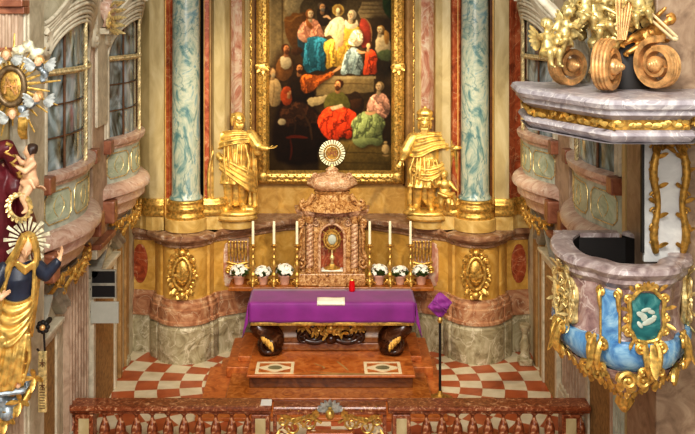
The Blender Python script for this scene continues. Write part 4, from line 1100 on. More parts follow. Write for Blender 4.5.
# ------------------------------------------------------------------ altarpiece: painted canvas in a gilded frame
PY = 19.9
class Paint:
    """oil paint laid on a grid of colours, in picture columns and rows of the canvas"""
    def __init__(s, x0, y0, x1, y1, k):
        s.x0, s.y0, s.k = x0, y0, k; s.w = int((x1-x0)*k)+1; s.h = int((y1-y0)*k)+1
        s.gx, s.gy = np.meshgrid(x0+np.arange(s.w)/k, y0+np.arange(s.h)/k)
        s.a = np.zeros((s.h, s.w, 3)); r = np.random.RandomState(4)
        def nz(q):
            a = r.rand(s.h//q+3, s.w//q+3); yy = np.arange(s.h)/q; xx = np.arange(s.w)/q
            yi, xi = yy.astype(int), xx.astype(int); fy, fx = (yy-yi)[:, None], (xx-xi)[None]
            g = lambda i, j: a[np.ix_(yi+i, xi+j)]
            return g(0, 0)*(1-fy)*(1-fx)+g(1, 0)*fy*(1-fx)+g(0, 1)*(1-fy)*fx+g(1, 1)*fy*fx
        s.n = (nz(3)+nz(7)+nz(16))/3-.5; s.n2 = (nz(5)+nz(11))/2-.5
    def mask(s, pts, soft=.6):
        X = s.gx+s.n*1.2; Y = s.gy+s.n2*1.2; m = np.zeros((s.h, s.w), bool); n = len(pts)
        for i in range(n):
            (ax, ay), (bx, by) = pts[i], pts[(i+1) % n]
            if ay == by: continue
            c = ((ay > Y) != (by > Y)) & (X < (bx-ax)*(Y-ay)/(by-ay)+ax); m ^= c
        m = m.astype(float); r = max(1, int(round(soft*s.k)))
        for _ in range(2):
            for ax in (0, 1):
                m = sum(np.roll(m, d, ax) for d in range(-r, r+1))/(2*r+1)
        return m
    def lay(s, m, c, lit=.25, ang=2.3, nz=.25, cloth=None):
        c = np.array(c, float)
        ys, xs = np.nonzero(m > .5)
        if len(xs) == 0: return
        w = max(2, xs.max()-xs.min()); h = max(2, ys.max()-ys.min())
        u = (np.arange(s.w)-xs.mean())/w; v = (np.arange(s.h)-ys.mean())/h
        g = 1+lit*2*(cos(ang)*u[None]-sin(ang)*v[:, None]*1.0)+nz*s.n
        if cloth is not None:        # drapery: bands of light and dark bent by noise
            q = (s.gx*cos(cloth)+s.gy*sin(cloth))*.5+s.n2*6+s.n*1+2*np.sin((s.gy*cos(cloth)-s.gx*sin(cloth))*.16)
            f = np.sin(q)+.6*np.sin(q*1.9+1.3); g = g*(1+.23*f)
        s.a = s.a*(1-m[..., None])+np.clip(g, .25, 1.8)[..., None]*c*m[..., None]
    def poly(s, pts, c, lit=.25, ang=2.3, soft=.34, nz=.3, smooth=1, cloth=None):
        if smooth: pts = chaikin(pts, smooth, True)
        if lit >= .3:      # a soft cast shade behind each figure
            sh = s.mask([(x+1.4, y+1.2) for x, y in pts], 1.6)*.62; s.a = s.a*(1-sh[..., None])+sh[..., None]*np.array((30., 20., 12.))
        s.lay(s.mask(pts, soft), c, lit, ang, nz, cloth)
    def ell(s, x, y, rx, ry, c, rot=0, **k):
        s.poly([(x+rx*cos(t)*cos(rot)-ry*sin(t)*sin(rot), y+rx*cos(t)*sin(rot)+ry*sin(t)*cos(rot)) for t in [2*PI*i/18 for i in range(18)]], c, smooth=0, **k)
    def line(s, pts, w, c, soft=.2):
        pts = chaikin(pts, 2); L = []; R = []
        for i, p in enumerate(pts):
            a = pts[max(0, i-1)]; b = pts[min(len(pts)-1, i+1)]; dx, dy = b[0]-a[0], b[1]-a[1]; d = math.hypot(dx, dy) or 1
            q = w*(.35+.65*sin(PI*i/(len(pts)-1)))
            L.append((p[0]-dy/d*q, p[1]+dx/d*q)); R.append((p[0]+dy/d*q, p[1]-dx/d*q))
        s.lay(s.mask(L+R[::-1], soft), c, 0, 0, .1)
    def folds(s, rows, dark, light):
        for pts in rows: s.line(pts, .4, dark)
    def head(s, x, y, r, skin, hair, look=1, beard=None, veil=None):
        r *= .82; skin = tuple(min(250, q*1.22) for q in skin)
        s.poly([(x-.5*r, y+.5*r), (x+.4*r, y+.5*r), (x+.6*r, y+2.2*r), (x-.8*r, y+2.2*r)], tuple(q*.8 for q in skin))
        if veil: s.ell(x-look*.25*r, y-.05*r, 1.15*r, 1.3*r, veil, lit=.2)
        else: s.ell(x-look*.3*r, y-.3*r, 1.1*r, 1.1*r, hair, lit=.2)
        s.ell(x, y, .78*r, 1.02*r, skin, lit=.3)
        s.line([(x-.5*r+look*.2*r, y-.22*r), (x-.15*r+look*.2*r, y-.25*r)], .14*r, tuple(q*.35 for q in skin)); s.line([(x+.1*r+look*.2*r, y-.22*r), (x+.45*r+look*.2*r, y-.2*r)], .14*r, tuple(q*.35 for q in skin))
        s.line([(x+look*.22*r, y-.2*r), (x+look*.35*r, y+.18*r), (x+look*.18*r, y+.25*r)], .1*r, tuple(q*.62 for q in skin))
        s.line([(x-.12*r+look*.2*r, y+.5*r), (x+.25*r+look*.2*r, y+.5*r)], .11*r, (130, 50, 36))
        if beard: s.ell(x+look*.1*r, y+.8*r, .62*r, .62*r, beard, lit=.2)
    def build(s, name, parent):
        k = s.k; x = (s.gx-CX)*PY/F; z = HC-(s.gy-HY)*PY/F
        vs = np.stack([x, np.full_like(x, PY), z], -1).reshape(-1, 3); off = parent_loc(parent)
        vs = vs-np.array(off)
        idx = np.arange(s.w*s.h).reshape(s.h, s.w)
        f = np.stack([idx[:-1, :-1], idx[1:, :-1], idx[1:, 1:], idx[:-1, 1:]], -1).reshape(-1, 4)
        me = bpy.data.meshes.new(name); me.from_pydata(vs.tolist(), [], f.tolist())
        at_ = me.color_attributes.new('paint', 'FLOAT_COLOR', 'POINT')
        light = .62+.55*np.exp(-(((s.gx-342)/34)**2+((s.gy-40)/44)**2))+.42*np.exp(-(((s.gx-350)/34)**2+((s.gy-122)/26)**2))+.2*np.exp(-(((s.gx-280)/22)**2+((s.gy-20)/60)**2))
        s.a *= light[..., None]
        c = np.clip(s.a*np.array([1.04, .98, .86])*(1+.2*s.n[..., None]), 0, 255)/255; c = np.where(c <= .04045, c/12.92, ((c+.055)/1.055)**2.4)
        at_.data.foreach_set('color', np.concatenate([c, np.ones((s.h, s.w, 1))], -1).reshape(-1).astype(np.float32))
        m, nt, b = new_mat('oil paint'); q = nt.nodes.new('ShaderNodeAttribute'); q.attribute_name = 'paint'
        nt.links.new(q.outputs['Color'], b.inputs['Base Color']); b.inputs['Roughness'].default_value = .6; b.inputs['Specular IOR Level'].default_value = .1
        return link(name, me, m, parent, 0)

P = Paint(268, -66, 393, 172, 3)
P.a[:] = (84, 66, 40)
P.poly([(262, -70), (400, -70), (400, 20), (262, 20)], (96, 80, 52), lit=.2, smooth=0)
P.poly([(266, -70), (300, -70), (300, 20), (292, 80), (266, 90)], (156, 134, 92), lit=.15, smooth=0)          # column on the left
P.poly([(268, -70), (282, -70), (282, 70), (268, 80)], (150, 130, 90), lit=.1, smooth=0)
P.line([(282.5, -70), (282.5, 0), (282.5, 62)], .9, (104, 84, 52)); P.line([(270, -70), (270, 0), (270, 70)], .9, (186, 166, 122))
P.poly([(286, -20), (306, -20), (303, 6), (284, 18)], (188, 168, 124), smooth=1)
P.poly([(306, -70), (352, -70), (346, 16), (316, 16)], (72, 56, 34), soft=2)
P.poly([(360, -70), (386, -70), (386, 0), (362, 2), (358, 12), (360, 18), (388, 18)], (150, 130, 92), lit=.2, smooth=0)
for y in (1, 5, 9, 13): P.line([(359, y), (372, y+.4), (386, y)], .7, (104, 86, 56))
P.poly([(383, -70), (396, -70), (396, 24), (386, 15), (382, 6)], (52, 74, 40), lit=.3)
P.poly([(366, 14), (396, 18), (396, 80), (360, 80)], (54, 42, 26), soft=2)
P.poly([(266, 60), (396, 60), (396, 176), (266, 176)], (62, 46, 26), soft=3)
# carved throne
P.poly([(284, 24), (285, 16), (290, 17), (293, 12), (300, 14), (305, 11), (308, 20), (306, 40), (300, 52), (292, 48), (286, 36)], (104, 68, 30), lit=.3)
P.line([(285, 20), (291, 22), (296, 16), (303, 15)], .8, (160, 112, 56))
P.poly([(360, 18), (366, 19), (371, 27), (371, 42), (364, 50), (358, 40)], (160, 62, 44), lit=.3)
P.line([(360, 17.5), (367, 19), (371.5, 28), (371.5, 42)], .6, (184, 130, 84))
# old man looking over
P.poly([(316, 8), (326, 5), (332, 14), (330, 26), (318, 26)], (48, 38, 26)); P.head(322.5, 7, 4.2, (176, 130, 86), (90, 76, 60), 1, beard=(120, 110, 96))
P.poly([(270, 56), (300, 44), (330, 60), (322, 100), (270, 110)], (70, 50, 28), soft=3)
# standing step, lower wall
P.poly([(318, 76), (374, 76), (374, 92), (316, 96)], (150, 128, 84), lit=.15, smooth=0); P.poly([(316, 76), (376, 76), (376, 79), (316, 79.5)], (190, 168, 122), lit=.1, smooth=0); P.line([(318, 84), (345, 83.5), (372, 84)], .6, (110, 88, 52))
# seated woman in rose and blue
P.poly([(300, 26), (304, 22), (308, 40), (304, 62), (298, 48), (297, 34)], (46, 70, 84))
P.poly([(305, 20), (316, 18), (322, 28), (325, 38), (316, 46), (304, 42), (297, 36), (299, 27)], (206, 142, 112), lit=.35, cloth=.2)
P.folds([[(304, 24), (306, 32), (310, 40)], [(314, 22), (313, 32), (318, 40)]], (160, 96, 72), (228, 176, 148))
P.poly([(305, 38), (318, 36), (330, 40), (330, 50), (324, 60), (327, 72), (316, 70), (309, 74), (302, 68), (304, 54)], (44, 108, 132), lit=.4, cloth=.35)
P.folds([[(310, 42), (307, 54), (309, 68)], [(318, 41), (315, 54), (314, 70)], [(324, 44), (322, 54), (319, 68)]], (24, 66, 88), (104, 164, 178))
P.poly([(297, 33), (302, 34), (308, 40), (306, 44), (298, 39)], (218, 160, 130)); P.head(310.5, 14, 4.6, (226, 180, 140), (150, 92, 44), 1, veil=(168, 104, 52))
P.poly([(306, 16), (309, 22), (313, 26), (312, 30), (306, 26)], (160, 96, 46))
# seated woman in ochre with white veil
P.poly([(343, 26), (352, 23), (361, 28), (361, 40), (356, 48), (344, 46)], (190, 152, 62), lit=.3)
P.poly([(325, 40), (345, 37), (354, 46), (348, 56), (343, 70), (334, 66), (325, 70), (327, 56), (323, 48)], (184, 148, 62), lit=.4, cloth=.35)
P.folds([[(331, 43), (328, 54), (330, 66)], [(339, 42), (336, 54), (335, 66)], [(346, 46), (342, 56), (338, 64)]], (124, 92, 30), (220, 186, 104))
P.poly([(346, 50), (356, 46), (362, 56), (364, 70), (359, 76), (349, 73), (340, 76), (342, 64)], (134, 152, 156), lit=.4, cloth=.35)
P.folds([[(350, 52), (347, 62), (345, 72)], [(356, 54), (354, 64), (351, 74)]], (84, 104, 112), (184, 196, 192))
P.poly([(353, 30), (361, 29), (364, 38), (361, 46), (352, 47), (347, 42)], (222, 206, 172), lit=.35, cloth=-.3); P.folds([[(358, 32), (357, 40), (353, 45)]], (160, 140, 104), (240, 230, 200))
P.head(351, 15, 4.8, (224, 178, 136), (220, 204, 170), -1, veil=(224, 208, 174)); P.poly([(345, 18), (349, 24), (355, 24), (357, 18), (359, 27), (350, 30), (344, 27)], (226, 212, 178))
# child with halo
P.ell(338, 10, 6.2, 6.2, (206, 172, 88), lit=.1); P.ell(338, 10, 5.2, 5.2, (176, 138, 72), lit=.1); P.head(338, 10.5, 3.4, (232, 190, 146), (150, 110, 60), -1)
P.poly([(330, 22), (334, 18), (341, 16), (345, 20), (344, 32), (343, 40), (335, 41), (330, 34), (325, 38), (324, 31)], (232, 214, 178), lit=.25); P.poly([(333, 30), (342, 30), (344, 42), (341, 48), (335, 44)], (224, 178, 134), lit=.25)
P.line([(331, 19), (327, 16), (323, 17)], 1.3, (228, 184, 140)); P.line([(338, 40), (336, 46), (337, 51)], 1.5, (222, 172, 128)); P.folds([[(332, 24), (329, 32), (326, 36)], [(338, 22), (338, 30), (336, 36)]], (180, 156, 116), (246, 234, 204))
# blonde woman at the right edge and child in red
P.poly([(376, 36), (384, 34), (390, 38), (391, 54), (386, 58), (375, 54)], (206, 186, 146), lit=.3); P.poly([(376, 52), (391, 48), (392, 62), (378, 60)], (84, 96, 62)); P.head(380, 30, 4.2, (228, 184, 142), (190, 140, 66), -1, veil=(200, 150, 74)); P.poly([(384, 28), (390, 34), (388, 46), (384, 42)], (188, 140, 70))
P.poly([(366, 50), (374, 49), (378, 58), (376, 66), (378, 74), (368, 75), (362, 75), (364, 66), (365, 58)], (196, 72, 34), lit=.4, cloth=.35); P.folds([[(370, 54), (368, 64), (366, 74)], [(375, 58), (373, 66), (372, 74)]], (130, 40, 18), (226, 112, 62))
P.head(368.5, 46, 3.4, (222, 170, 122), (96, 56, 26), -1); P.line([(366, 52), (361, 53), (357, 50)], 1.4, (218, 166, 118))
# man behind at left, white shirt
P.poly([(276, 62), (284, 54), (292, 58), (294, 72), (286, 82), (275, 80)], (140, 92, 44), lit=.3); P.poly([(279, 58), (286, 55), (292, 60), (291, 68), (282, 70)], (198, 182, 148), lit=.3); P.head(286.5, 49, 4.6, (176, 116, 74), (82, 48, 24), 1, beard=(96, 58, 30)); P.poly([(290, 50), (300, 46), (304, 52), (294, 57)], (74, 46, 24))
# bald man, tan robe
P.poly([(269, 80), (276, 77), (282, 86), (282, 104), (272, 108), (268, 100)], (206, 176, 126), lit=.3); P.head(273, 72.5, 4.2, (214, 166, 116), (170, 130, 90), 1, beard=(196, 176, 140)); P.folds([[(274, 82), (274, 94), (272, 106)]], (150, 118, 72), (226, 200, 152))
# man in orange reaching to the right
P.poly([(289, 78), (297, 72), (304, 76), (316, 94), (312, 104), (290, 102), (286, 90)], (44, 30, 18)); P.poly([(299, 76), (308, 74), (320, 76), (333, 70), (335, 75), (320, 84), (312, 92), (302, 94)], (190, 98, 36), lit=.4, cloth=.35)
P.folds([[(304, 78), (306, 86), (304, 92)], [(312, 78), (312, 84), (308, 90)]], (130, 58, 18), (222, 140, 70)); P.head(299.5, 68.5, 4.6, (190, 128, 78), (60, 36, 18), 1, beard=(70, 42, 22)); P.line([(332, 72.5), (338, 69), (342, 66)], 1.3, (216, 160, 112))
# dark kneeling man with orange headcloth
P.poly([(278, 104), (288, 98), (302, 100), (312, 106), (324, 118), (332, 136), (336, 160), (280, 168), (270, 140)], (36, 22, 15), lit=.2, soft=1.2)
P.poly([(284, 104), (300, 101), (312, 108), (322, 120), (316, 130), (298, 124), (284, 128), (278, 116)], (66, 40, 24), lit=.4, soft=.8, cloth=.5)
P.poly([(281, 90), (288, 87), (292, 94), (292, 104), (284, 106), (280, 98)], (202, 84, 36), lit=.3); P.head(289, 92.5, 3.6, (204, 148, 100), (200, 84, 36), 1); P.poly([(282, 88), (288, 85.5), (292, 89), (284, 95)], (206, 88, 38))
P.poly([(306, 98), (318, 97), (329, 94), (331, 98), (320, 105), (309, 107)], (208, 186, 138), lit=.3); P.line([(329, 96), (334, 93.5), (338, 92)], 1.4, (214, 160, 112)); P.ell(282, 122, 4, 3.4, (206, 190, 156))
P.line([(286, 138), (296, 136), (308, 138)], 1.6, (110, 36, 18)); P.line([(290, 138), (292, 150), (290, 160)], 1, (92, 30, 16)); P.line([(302, 112), (310, 124), (312, 140)], 1.2, (70, 46, 28)); P.line([(290, 112), (296, 124), (294, 134)], 1, (60, 38, 24))
# seated writer: green top, orange red robe
P.poly([(346, 96), (358, 90), (366, 104), (358, 118), (346, 116)], (46, 32, 20)); P.poly([(326, 96), (334, 91), (346, 93), (352, 108), (344, 116), (328, 114), (323, 106)], (96, 92, 44), lit=.3)
P.poly([(325, 108), (338, 105), (350, 109), (358, 114), (353, 126), (351, 141), (341, 136), (336, 143), (326, 139), (319, 129), (317, 118)], (204, 66, 30), lit=.4, cloth=.35)
P.folds([[(330, 114), (326, 124), (328, 136)], [(340, 112), (336, 124), (336, 138)], [(350, 114), (346, 126), (346, 138)]], (140, 34, 14), (232, 112, 66)); P.head(338, 85, 4.8, (196, 138, 90), (76, 44, 22), -1, beard=(84, 50, 26)); P.poly([(330, 107), (342, 104), (344, 107), (332, 111)], (214, 196, 158), smooth=0); P.poly([(350, 100), (362, 98), (360, 107), (352, 110)], (64, 40, 22), smooth=0)
# woman at right: pink top, green robe
P.poly([(370, 96), (380, 92), (388, 96), (391, 110), (386, 120), (370, 117), (366, 108)], (214, 162, 142), lit=.35, cloth=-.3); P.folds([[(376, 97), (373, 106), (374, 114)], [(384, 97), (384, 106), (380, 114)]], (168, 112, 92), (232, 192, 172))
P.poly([(356, 116), (366, 110), (379, 114), (387, 123), (381, 134), (386, 147), (373, 142), (367, 150), (357, 144), (350, 148), (354, 132), (350, 124)], (124, 138, 92), lit=.4, cloth=.35); P.folds([[(361, 118), (356, 130), (358, 144)], [(369, 117), (365, 130), (366, 145)], [(378, 120), (374, 132), (375, 144)]], (76, 90, 54), (176, 186, 140)); P.head(379, 86.5, 4.6, (222, 176, 136), (170, 120, 66), -1, veil=(190, 160, 108)); P.line([(376, 112), (370, 114), (365, 112)], 1.6, (220, 168, 126))
# floor and urn
P.poly([(318, 146), (336, 140), (396, 142), (396, 178), (320, 178)], (118, 98, 50), lit=.15, soft=1.2); P.line([(326, 154), (356, 152), (394, 154)], .6, (86, 70, 34)); P.line([(322, 164), (356, 162), (394, 165)], .6, (90, 72, 34)); P.line([(350, 144), (344, 158), (334, 174)], .6, (92, 74, 36))
P.poly([(352, 138), (384, 138), (380, 147), (370, 144), (362, 149), (354, 145)], (120, 134, 90), lit=.3)
P.ell(385.5, 149, 3.6, 5.2, (206, 178, 128)); P.ell(385.5, 142.5, 2, 1.6, (196, 168, 118)); P.line([(382, 155), (385.5, 156), (389, 155)], 1, (180, 150, 104))
t = thing('altarpiece_painting', 'large oil painting of robed figures in a gilded frame above the altar', 'painting', (0, PY, 3.05))
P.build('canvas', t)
# gilded frame: carved moulding with running leaf ornament and corner and side shells
fx0, fx1, fz0, fz1 = (256.5-CX)*PY/F, (404-CX)*PY/F, HC-(183-HY)*PY/F, 8.2
def frame_bar(b, a, c, up):
    a, c, up = V(a), V(c), V(up); d = (c-a); L = d.length; d.normalize(); n = V((0, -1, 0))
    prof = [(0, 0), (0, .08), (.03, .11), (.06, .12), (.1, .10), (.14, .12), (.2, .10), (.235, .05), (.25, .03), (.26, 0)]
    vs = []
    for q, e in ((a, 0), (c, 0)):
        for w_, h_ in prof:
            mit = d*w_ if q is a else -d*w_
            vs.append(q+up*w_+n*h_+mit)
    m = len(prof)
    b.add(vs, [(k, k+1, m+k+1, m+k) for k in range(m-1)])
b = MB()
frame_bar(b, (fx0, PY+.0, fz0), (fx1, PY, fz0), (0, 0, 1)); frame_bar(b, (fx0, PY, fz0), (fx0, PY, fz1), (1, 0, 0)); frame_bar(b, (fx1, PY, fz0), (fx1, PY, fz1), (-1, 0, 0)); frame_bar(b, (fx0, PY, fz1), (fx1, PY, fz1), (0, 0, -1))
fr = b.build('frame', M['gold'], t, smooth=30)
b = MB()
def run(a, c, s_):
    a, c = V(a), V(c); n = int((c-a).length/.085); d = (c-a).normalized(); q = V((d.z, 0, -d.x))
    for i in range(n):
        p = a+d*(.085*(i+.5)); k = 1 if i % 2 else -1
        b.leaf(p-q*.05*k, d*.9+q*.5*k, (0, -1, 0), .10, .026, .2, 5); b.ell(p+q*.05*k+V((0, -.01, 0)), (.02, .018, .02), n=6, m=5)
run((fx0+.13, PY-.115, fz0+.1), (fx0+.13, PY-.115, fz1), 1); run((fx1-.13, PY-.115, fz0+.1), (fx1-.13, PY-.115, fz1), 1); run((fx0+.1, PY-.115, fz0+.13), (fx1-.1, PY-.115, fz0+.13), 1)
for z in (HC-(67-HY)*PY/F,):
    for x in (fx0+.13, fx1-.13):
        b.ell((x, PY-.13, z), (.15, .05, .12))
        for k in range(7): b.leaf((x, PY-.15, z), (sin(k), -.1, cos(k)), (0, -1, 0), .15, .035, .2)
for x in (fx0+.13, fx1-.13): b.ell((x, PY-.12, fz0+.13), (.12, .04, .12))
b.build('frame_carving', M['gold'], fr)
# ------------------------------------------------------------------ communion rail
RY = 14.18
def baluster_mesh():
    b = MB().lathe([(.06, .18), (.06, .22), (.036, .25), (.04, .30), (.06, .38), (.078, .46), (.076, .52), (.052, .59), (.026, .65), (.02, .68), (.03, .70), (.06, .73), (.06, .75)], (0, 0, 0), 14)
    me = b.mesh('baluster'); me.polygons.foreach_set('use_smooth', [True]*len(me.polygons)); me.materials.append(M['rail']); return me
BM = baluster_mesh()
def rail(x0, x1, piers, n, label):
    t = thing('communion_rail', label, 'balustrade', ((x0+x1)/2, RY, 0), 'two lengths of the red marble communion rail')
    p = [(x0, RY), (x1, RY)]
    prof = [(-.15, .79), (-.17, .81), (-.19, .83), (-.19, .86), (-.16, .88), (.14, .88), (.18, .865), (.18, .83), (.15, .82), (.13, .80), (.10, .79), (.10, .76), (.08, .75), (-.1, .75)]
    MB().sweep(p, prof, True).build('handrail', M['rail'], t, smooth=0, bevel=.004)
    MB().box(x0, x1, RY-.16, RY+.16, 0, .12).box(x0, x1, RY-.12, RY+.12, .12, .18).build('plinth', M['rail'], t, smooth=0, bevel=.01)
    for px in piers:
        q = MB().box(px-.13, px+.13, RY-.125, RY+.12, .18, .75).build('pier', M['rail'], t, smooth=0, bevel=.01)
        MB().box(px-.075, px+.075, RY-.14, RY-.12, .24, .70).build('pier_panel', M['cream'], q, smooth=0, bevel=.006)
    xs = [x0+(x1-x0)*(k+.5)/n for k in range(n)]
    for x in xs:
        if min(abs(x-q) for q in piers) < .16: continue
        o = bpy.data.objects.new('baluster', BM); COL.objects.link(o); o.parent = t; o.location = V((x, RY, 0))-t.location
xl0, xl1 = (65-CX)*RY/F, (271.5-CX)*RY/F; xr0, xr1 = (388-CX)*RY/F, (588-CX)*RY/F
rail(xl0, xl1, [(86-CX)*RY/F, (261-CX)*RY/F], 13, 'red marble communion rail left of the centre gate')
rail(xr0, xr1, [(401-CX)*RY/F, (569-CX)*RY/F], 13, 'red marble communion rail right of the centre gate')
M['card'] = plain('white paper', (240, 236, 224), .8, var=.03)
x = (266.5-CX)*RY/F
o = MB().add([(x-.08, RY-.12, .886), (x+.08, RY-.12, .886), (x+.075, RY+.06, .90), (x-.075, RY+.06, .90), (x-.08, RY-.12, .881), (x+.08, RY-.12, .881), (x+.075, RY+.06, .881), (x-.075, RY+.06, .881)], [(0, 1, 2, 3), (4, 7, 6, 5), (0, 4, 5, 1), (2, 6, 7, 3), (0, 3, 7, 4), (1, 5, 6, 2)]).build('paper_card', M['card'], smooth=0)
tag(o, 'white paper card lying on the inner end of the left communion rail', 'card')
# gate: red marble rail over gilded scrollwork with a golden pomegranate
gx = (330-CX)*RY/F
t = thing('chancel_gate', 'low gilded scrollwork gate in the middle of the communion rail', 'gate', (gx, RY, 0))
g0, g1 = xl1+.03, xr0-.03
MB().sweep([(g0, RY), (g1, RY)], [(-.12, .74), (-.12, .86), (.10, .86), (.12, .83), (.10, .78), (.10, .74)], True).build('top_rail', M['rail'], t, smooth=0, bevel=.008)
b = MB()
for x_ in (g0+.02, g1-.02): b.box(x_-.025, x_+.025, RY-.05, RY+.05, .1, .76)
b.box(g0, g1, RY-.05, RY+.05, .08, .14); b.build('gate_frame', M['rail'], t, smooth=0, bevel=.006)
MB().box(gx-.34, gx+.34, RY-.10, RY+.04, .12, .48).build('centre_panel', M['platform'], t, smooth=0, bevel=.015)
M['ivory'] = plain('ivory paint', (226, 204, 160), .5, var=.1)
for s in (-1, 1):
    b = MB(); c = MB()
    for x_, z, r, a0, sg in ((.30, .60, .12, 0, 1), (.52, .55, .14, PI, -1), (.68, .64, .08, PI/2, 1), (.42, .36, .12, 0, -1), (.62, .32, .13, PI/2, 1)):
        b.scroll((gx+s*x_, RY-.06, z), (s, 0, 0), (0, 0, 1), r, 1.6, .018, a0, sg, 6)
    for x_, z, du, dv in ((.2, .72, 1, .1), (.4, .7, 1, -.3), (.55, .68, .8, .4), (.72, .52, .4, -1), (.3, .48, .6, -1), (.5, .42, 1, -.4)):
        b.leaf((gx+s*x_, RY-.07, z), (s*du, -.2, dv), (0, -1, 0), .16, .03, .4)
    b.tube(chaikin([(gx+s*.12, RY-.08, .62), (gx+s*.3, RY-.08, .72), (gx+s*.5, RY-.08, .60), (gx+s*.72, RY-.08, .74)]), [.022, .02, .018, .01], 6)
    c.tube(chaikin([(gx+s*.75, RY-.02, .58), (gx+s*.55, RY-.02, .66), (gx+s*.4, RY-.02, .50), (gx+s*.2, RY-.02, .56)]), .014, 6)
    for x_, z in ((.62, .5), (.35, .62), (.7, .42), (.48, .3), (.25, .40)): c.scroll((gx+s*x_, RY-.02, z), (s, 0, 0), (0, 0, 1), .09, 1.3, .016, PI, s)
    for x_, z in ((.2, .84), (.45, .8), (.66, .86), (.56, .82)): b.ell((gx+s*x_, RY-.11, z), (.012, .01, .012), n=6, m=5)
    b.build('gilded_scrollwork', M['gold'], t); c.build('ivory_scrollwork', M['ivory'], t)
b = MB()
for k in range(9):
    a = PI*(.08+.84*k/8); b.leaf((gx, RY-.12, .80), (cos(a), -.15, sin(a)*.8), (0, -1, .2), .2, .032, .15)
b.build('shell', M['silver'], t)
for s in (-1, 1):
    b = MB()
    for k in range(4): b.leaf((gx+s*.16, RY-.13, .74), (s*cos(k*.5-.3), -.2, sin(k*.5-.3)), (0, -1, 0), .13, .028, .4)
    b.build('gilded_leaf', M['gold'], t)
b = MB().ell((gx, RY-.17, .775), (.066, .066, .076), n=20, m=14); b.lathe([(.02, .07), (.03, .09), (.014, .105)], (gx, RY-.17, .775), 10); b.build('gilded_ball', M['gold'], t)
# ------------------------------------------------------------------ right chancel pier and pulpit
def pier(s, x_in, y0, mat):
    b = MB().box(s*x_in, s*5.2, y0, y0+1.0, 0, 9)
    o = b.build('trim_%d' % tn[0], mat, smooth=0, bevel=.02); struct(o); tn[0] += 1
M['pierm'] = marble('brown grey pier marble', [(.3, (112, 90, 72)), (.5, (142, 118, 96)), (.7, (166, 144, 120))], 3, 2, .4, detail=10)
pier(1, 3.30, 10.0, M['pierm'])
for s in (1,):
    fluted(12.62, 12.98, s*3.78-s*.12, .5, 2.9, 3, M['pinkflute'], axis='y', s=-s)
    fluted(12.05, 12.55, s*3.78-s*.2, .5, 2.9, 4, M['greengrey'], axis='y', s=-s)
M['rimm'] = marble('mauve rim marble', [(.3, (112, 94, 92)), (.5, (152, 134, 130)), (.72, (192, 178, 172))], 3, 3, .3, vein=(206, 196, 190), veinscale=2)
QX, QY = 2.98, 10.0
half = [(-.42, 10.98), (-.58, 10.7), (-.65, 10.4), (-.665, 10.1), (-.63, 9.85), (-.55, 9.68), (-.44, 9.60), (-.41, 9.53), (-.36, 9.43), (-.26, 9.35), (-.13, 9.32), (0, 9.31)]
h2 = chaikin(half, 1)
PP = [(QX+x, y) for x, y in h2]+[(QX-x, y) for x, y in reversed(h2[:-1])]
t = thing('pulpit', 'ornate marble pulpit with blue lower bowl and gilt mountings on right pier', 'pulpit', (QX, QY, 2.45))
b = MB().sweep(PP, [(-.22, 3.9), (-.22, 4.09), (-.20, 4.1), (-.03, 4.1), (.01, 4.08), (.02, 4.04), (-.01, 4.0), (-.03, 3.98), (-.03, 3.94), (-.08, 3.88), (-.12, 3.86)])
b.box(QX-.5, QX+.2, 10.86, 11.0, 3.95, 4.085); b.build('rim', M['rimm'], t, smooth=35)
b = MB().sweep(PP, [(-.08, 3.88), (-.08, 3.8), (-.11, 3.55), (-.1, 3.44), (-.06, 3.38)]); b.build('body', M['mauve'], t, smooth=35)
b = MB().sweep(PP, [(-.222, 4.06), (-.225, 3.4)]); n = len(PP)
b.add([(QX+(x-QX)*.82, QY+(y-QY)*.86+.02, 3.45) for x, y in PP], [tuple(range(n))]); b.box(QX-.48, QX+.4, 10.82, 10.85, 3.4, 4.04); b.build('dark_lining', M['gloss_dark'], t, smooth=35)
b = MB().sweep(PP, [(-.06, 3.39), (-.01, 3.38), (.005, 3.33), (-.01, 3.22), (-.06, 3.13), (-.14, 3.07)]); b.build('blue_band', M['bluem'], t, smooth=50)
# lower bowl drawing in to the finial
def ringp(q):
    out = []
    for z, k in q: out.append([(QX+(x-QX)*k, QY+(y-QY)*k, z) for x, y in PP])
    return out
R = ringp([(3.09, .85), (3.0, .80), (2.94, .66), (2.88, .5), (2.80, .34), (2.72, .22), (2.65, .12), (2.58, .03)]); b = MB(); n = len(PP)
b.add([p for r in R for p in r], [(i*n+k, i*n+(k+1) % n, (i+1)*n+(k+1) % n, (i+1)*n+k) for i in range(len(R)-1) for k in range(n)])
bowl = b.build('bowl', M['mauve'], t, smooth=60)
def pp_at(f):
    """plan point and outward normal at fraction f of the front outline"""
    L = [0]
    for a, c in zip(PP, PP[1:]): L.append(L[-1]+math.hypot(c[0]-a[0], c[1]-a[1]))
    d = f*L[-1]; i = max(k for k in range(len(L)-1) if L[k] <= d); q = (d-L[i])/(L[i+1]-L[i])
    a, c = V(PP[i]), V(PP[i+1]); tt = (c-a).normalized()
    return a+(c-a)*q, V((tt.y, -tt.x))
def f_at(px):
    """fraction of the outline's near side that shows at a picture column"""
    c = [(abs(CX+F*p.x/p.y-px), f) for f in [i/400 for i in range(60, 341)] for p in [pp_at(f)[0]]]
    return min(c)[1]
def frame_T(f, z, off=-.1):
    p, nn = pp_at(f); p = p+nn*off
    ang = math.atan2(nn.x, -nn.y)
    return Matrix.Translation((p.x, p.y, z)) @ Matrix.Rotation(ang, 4, 'Z')
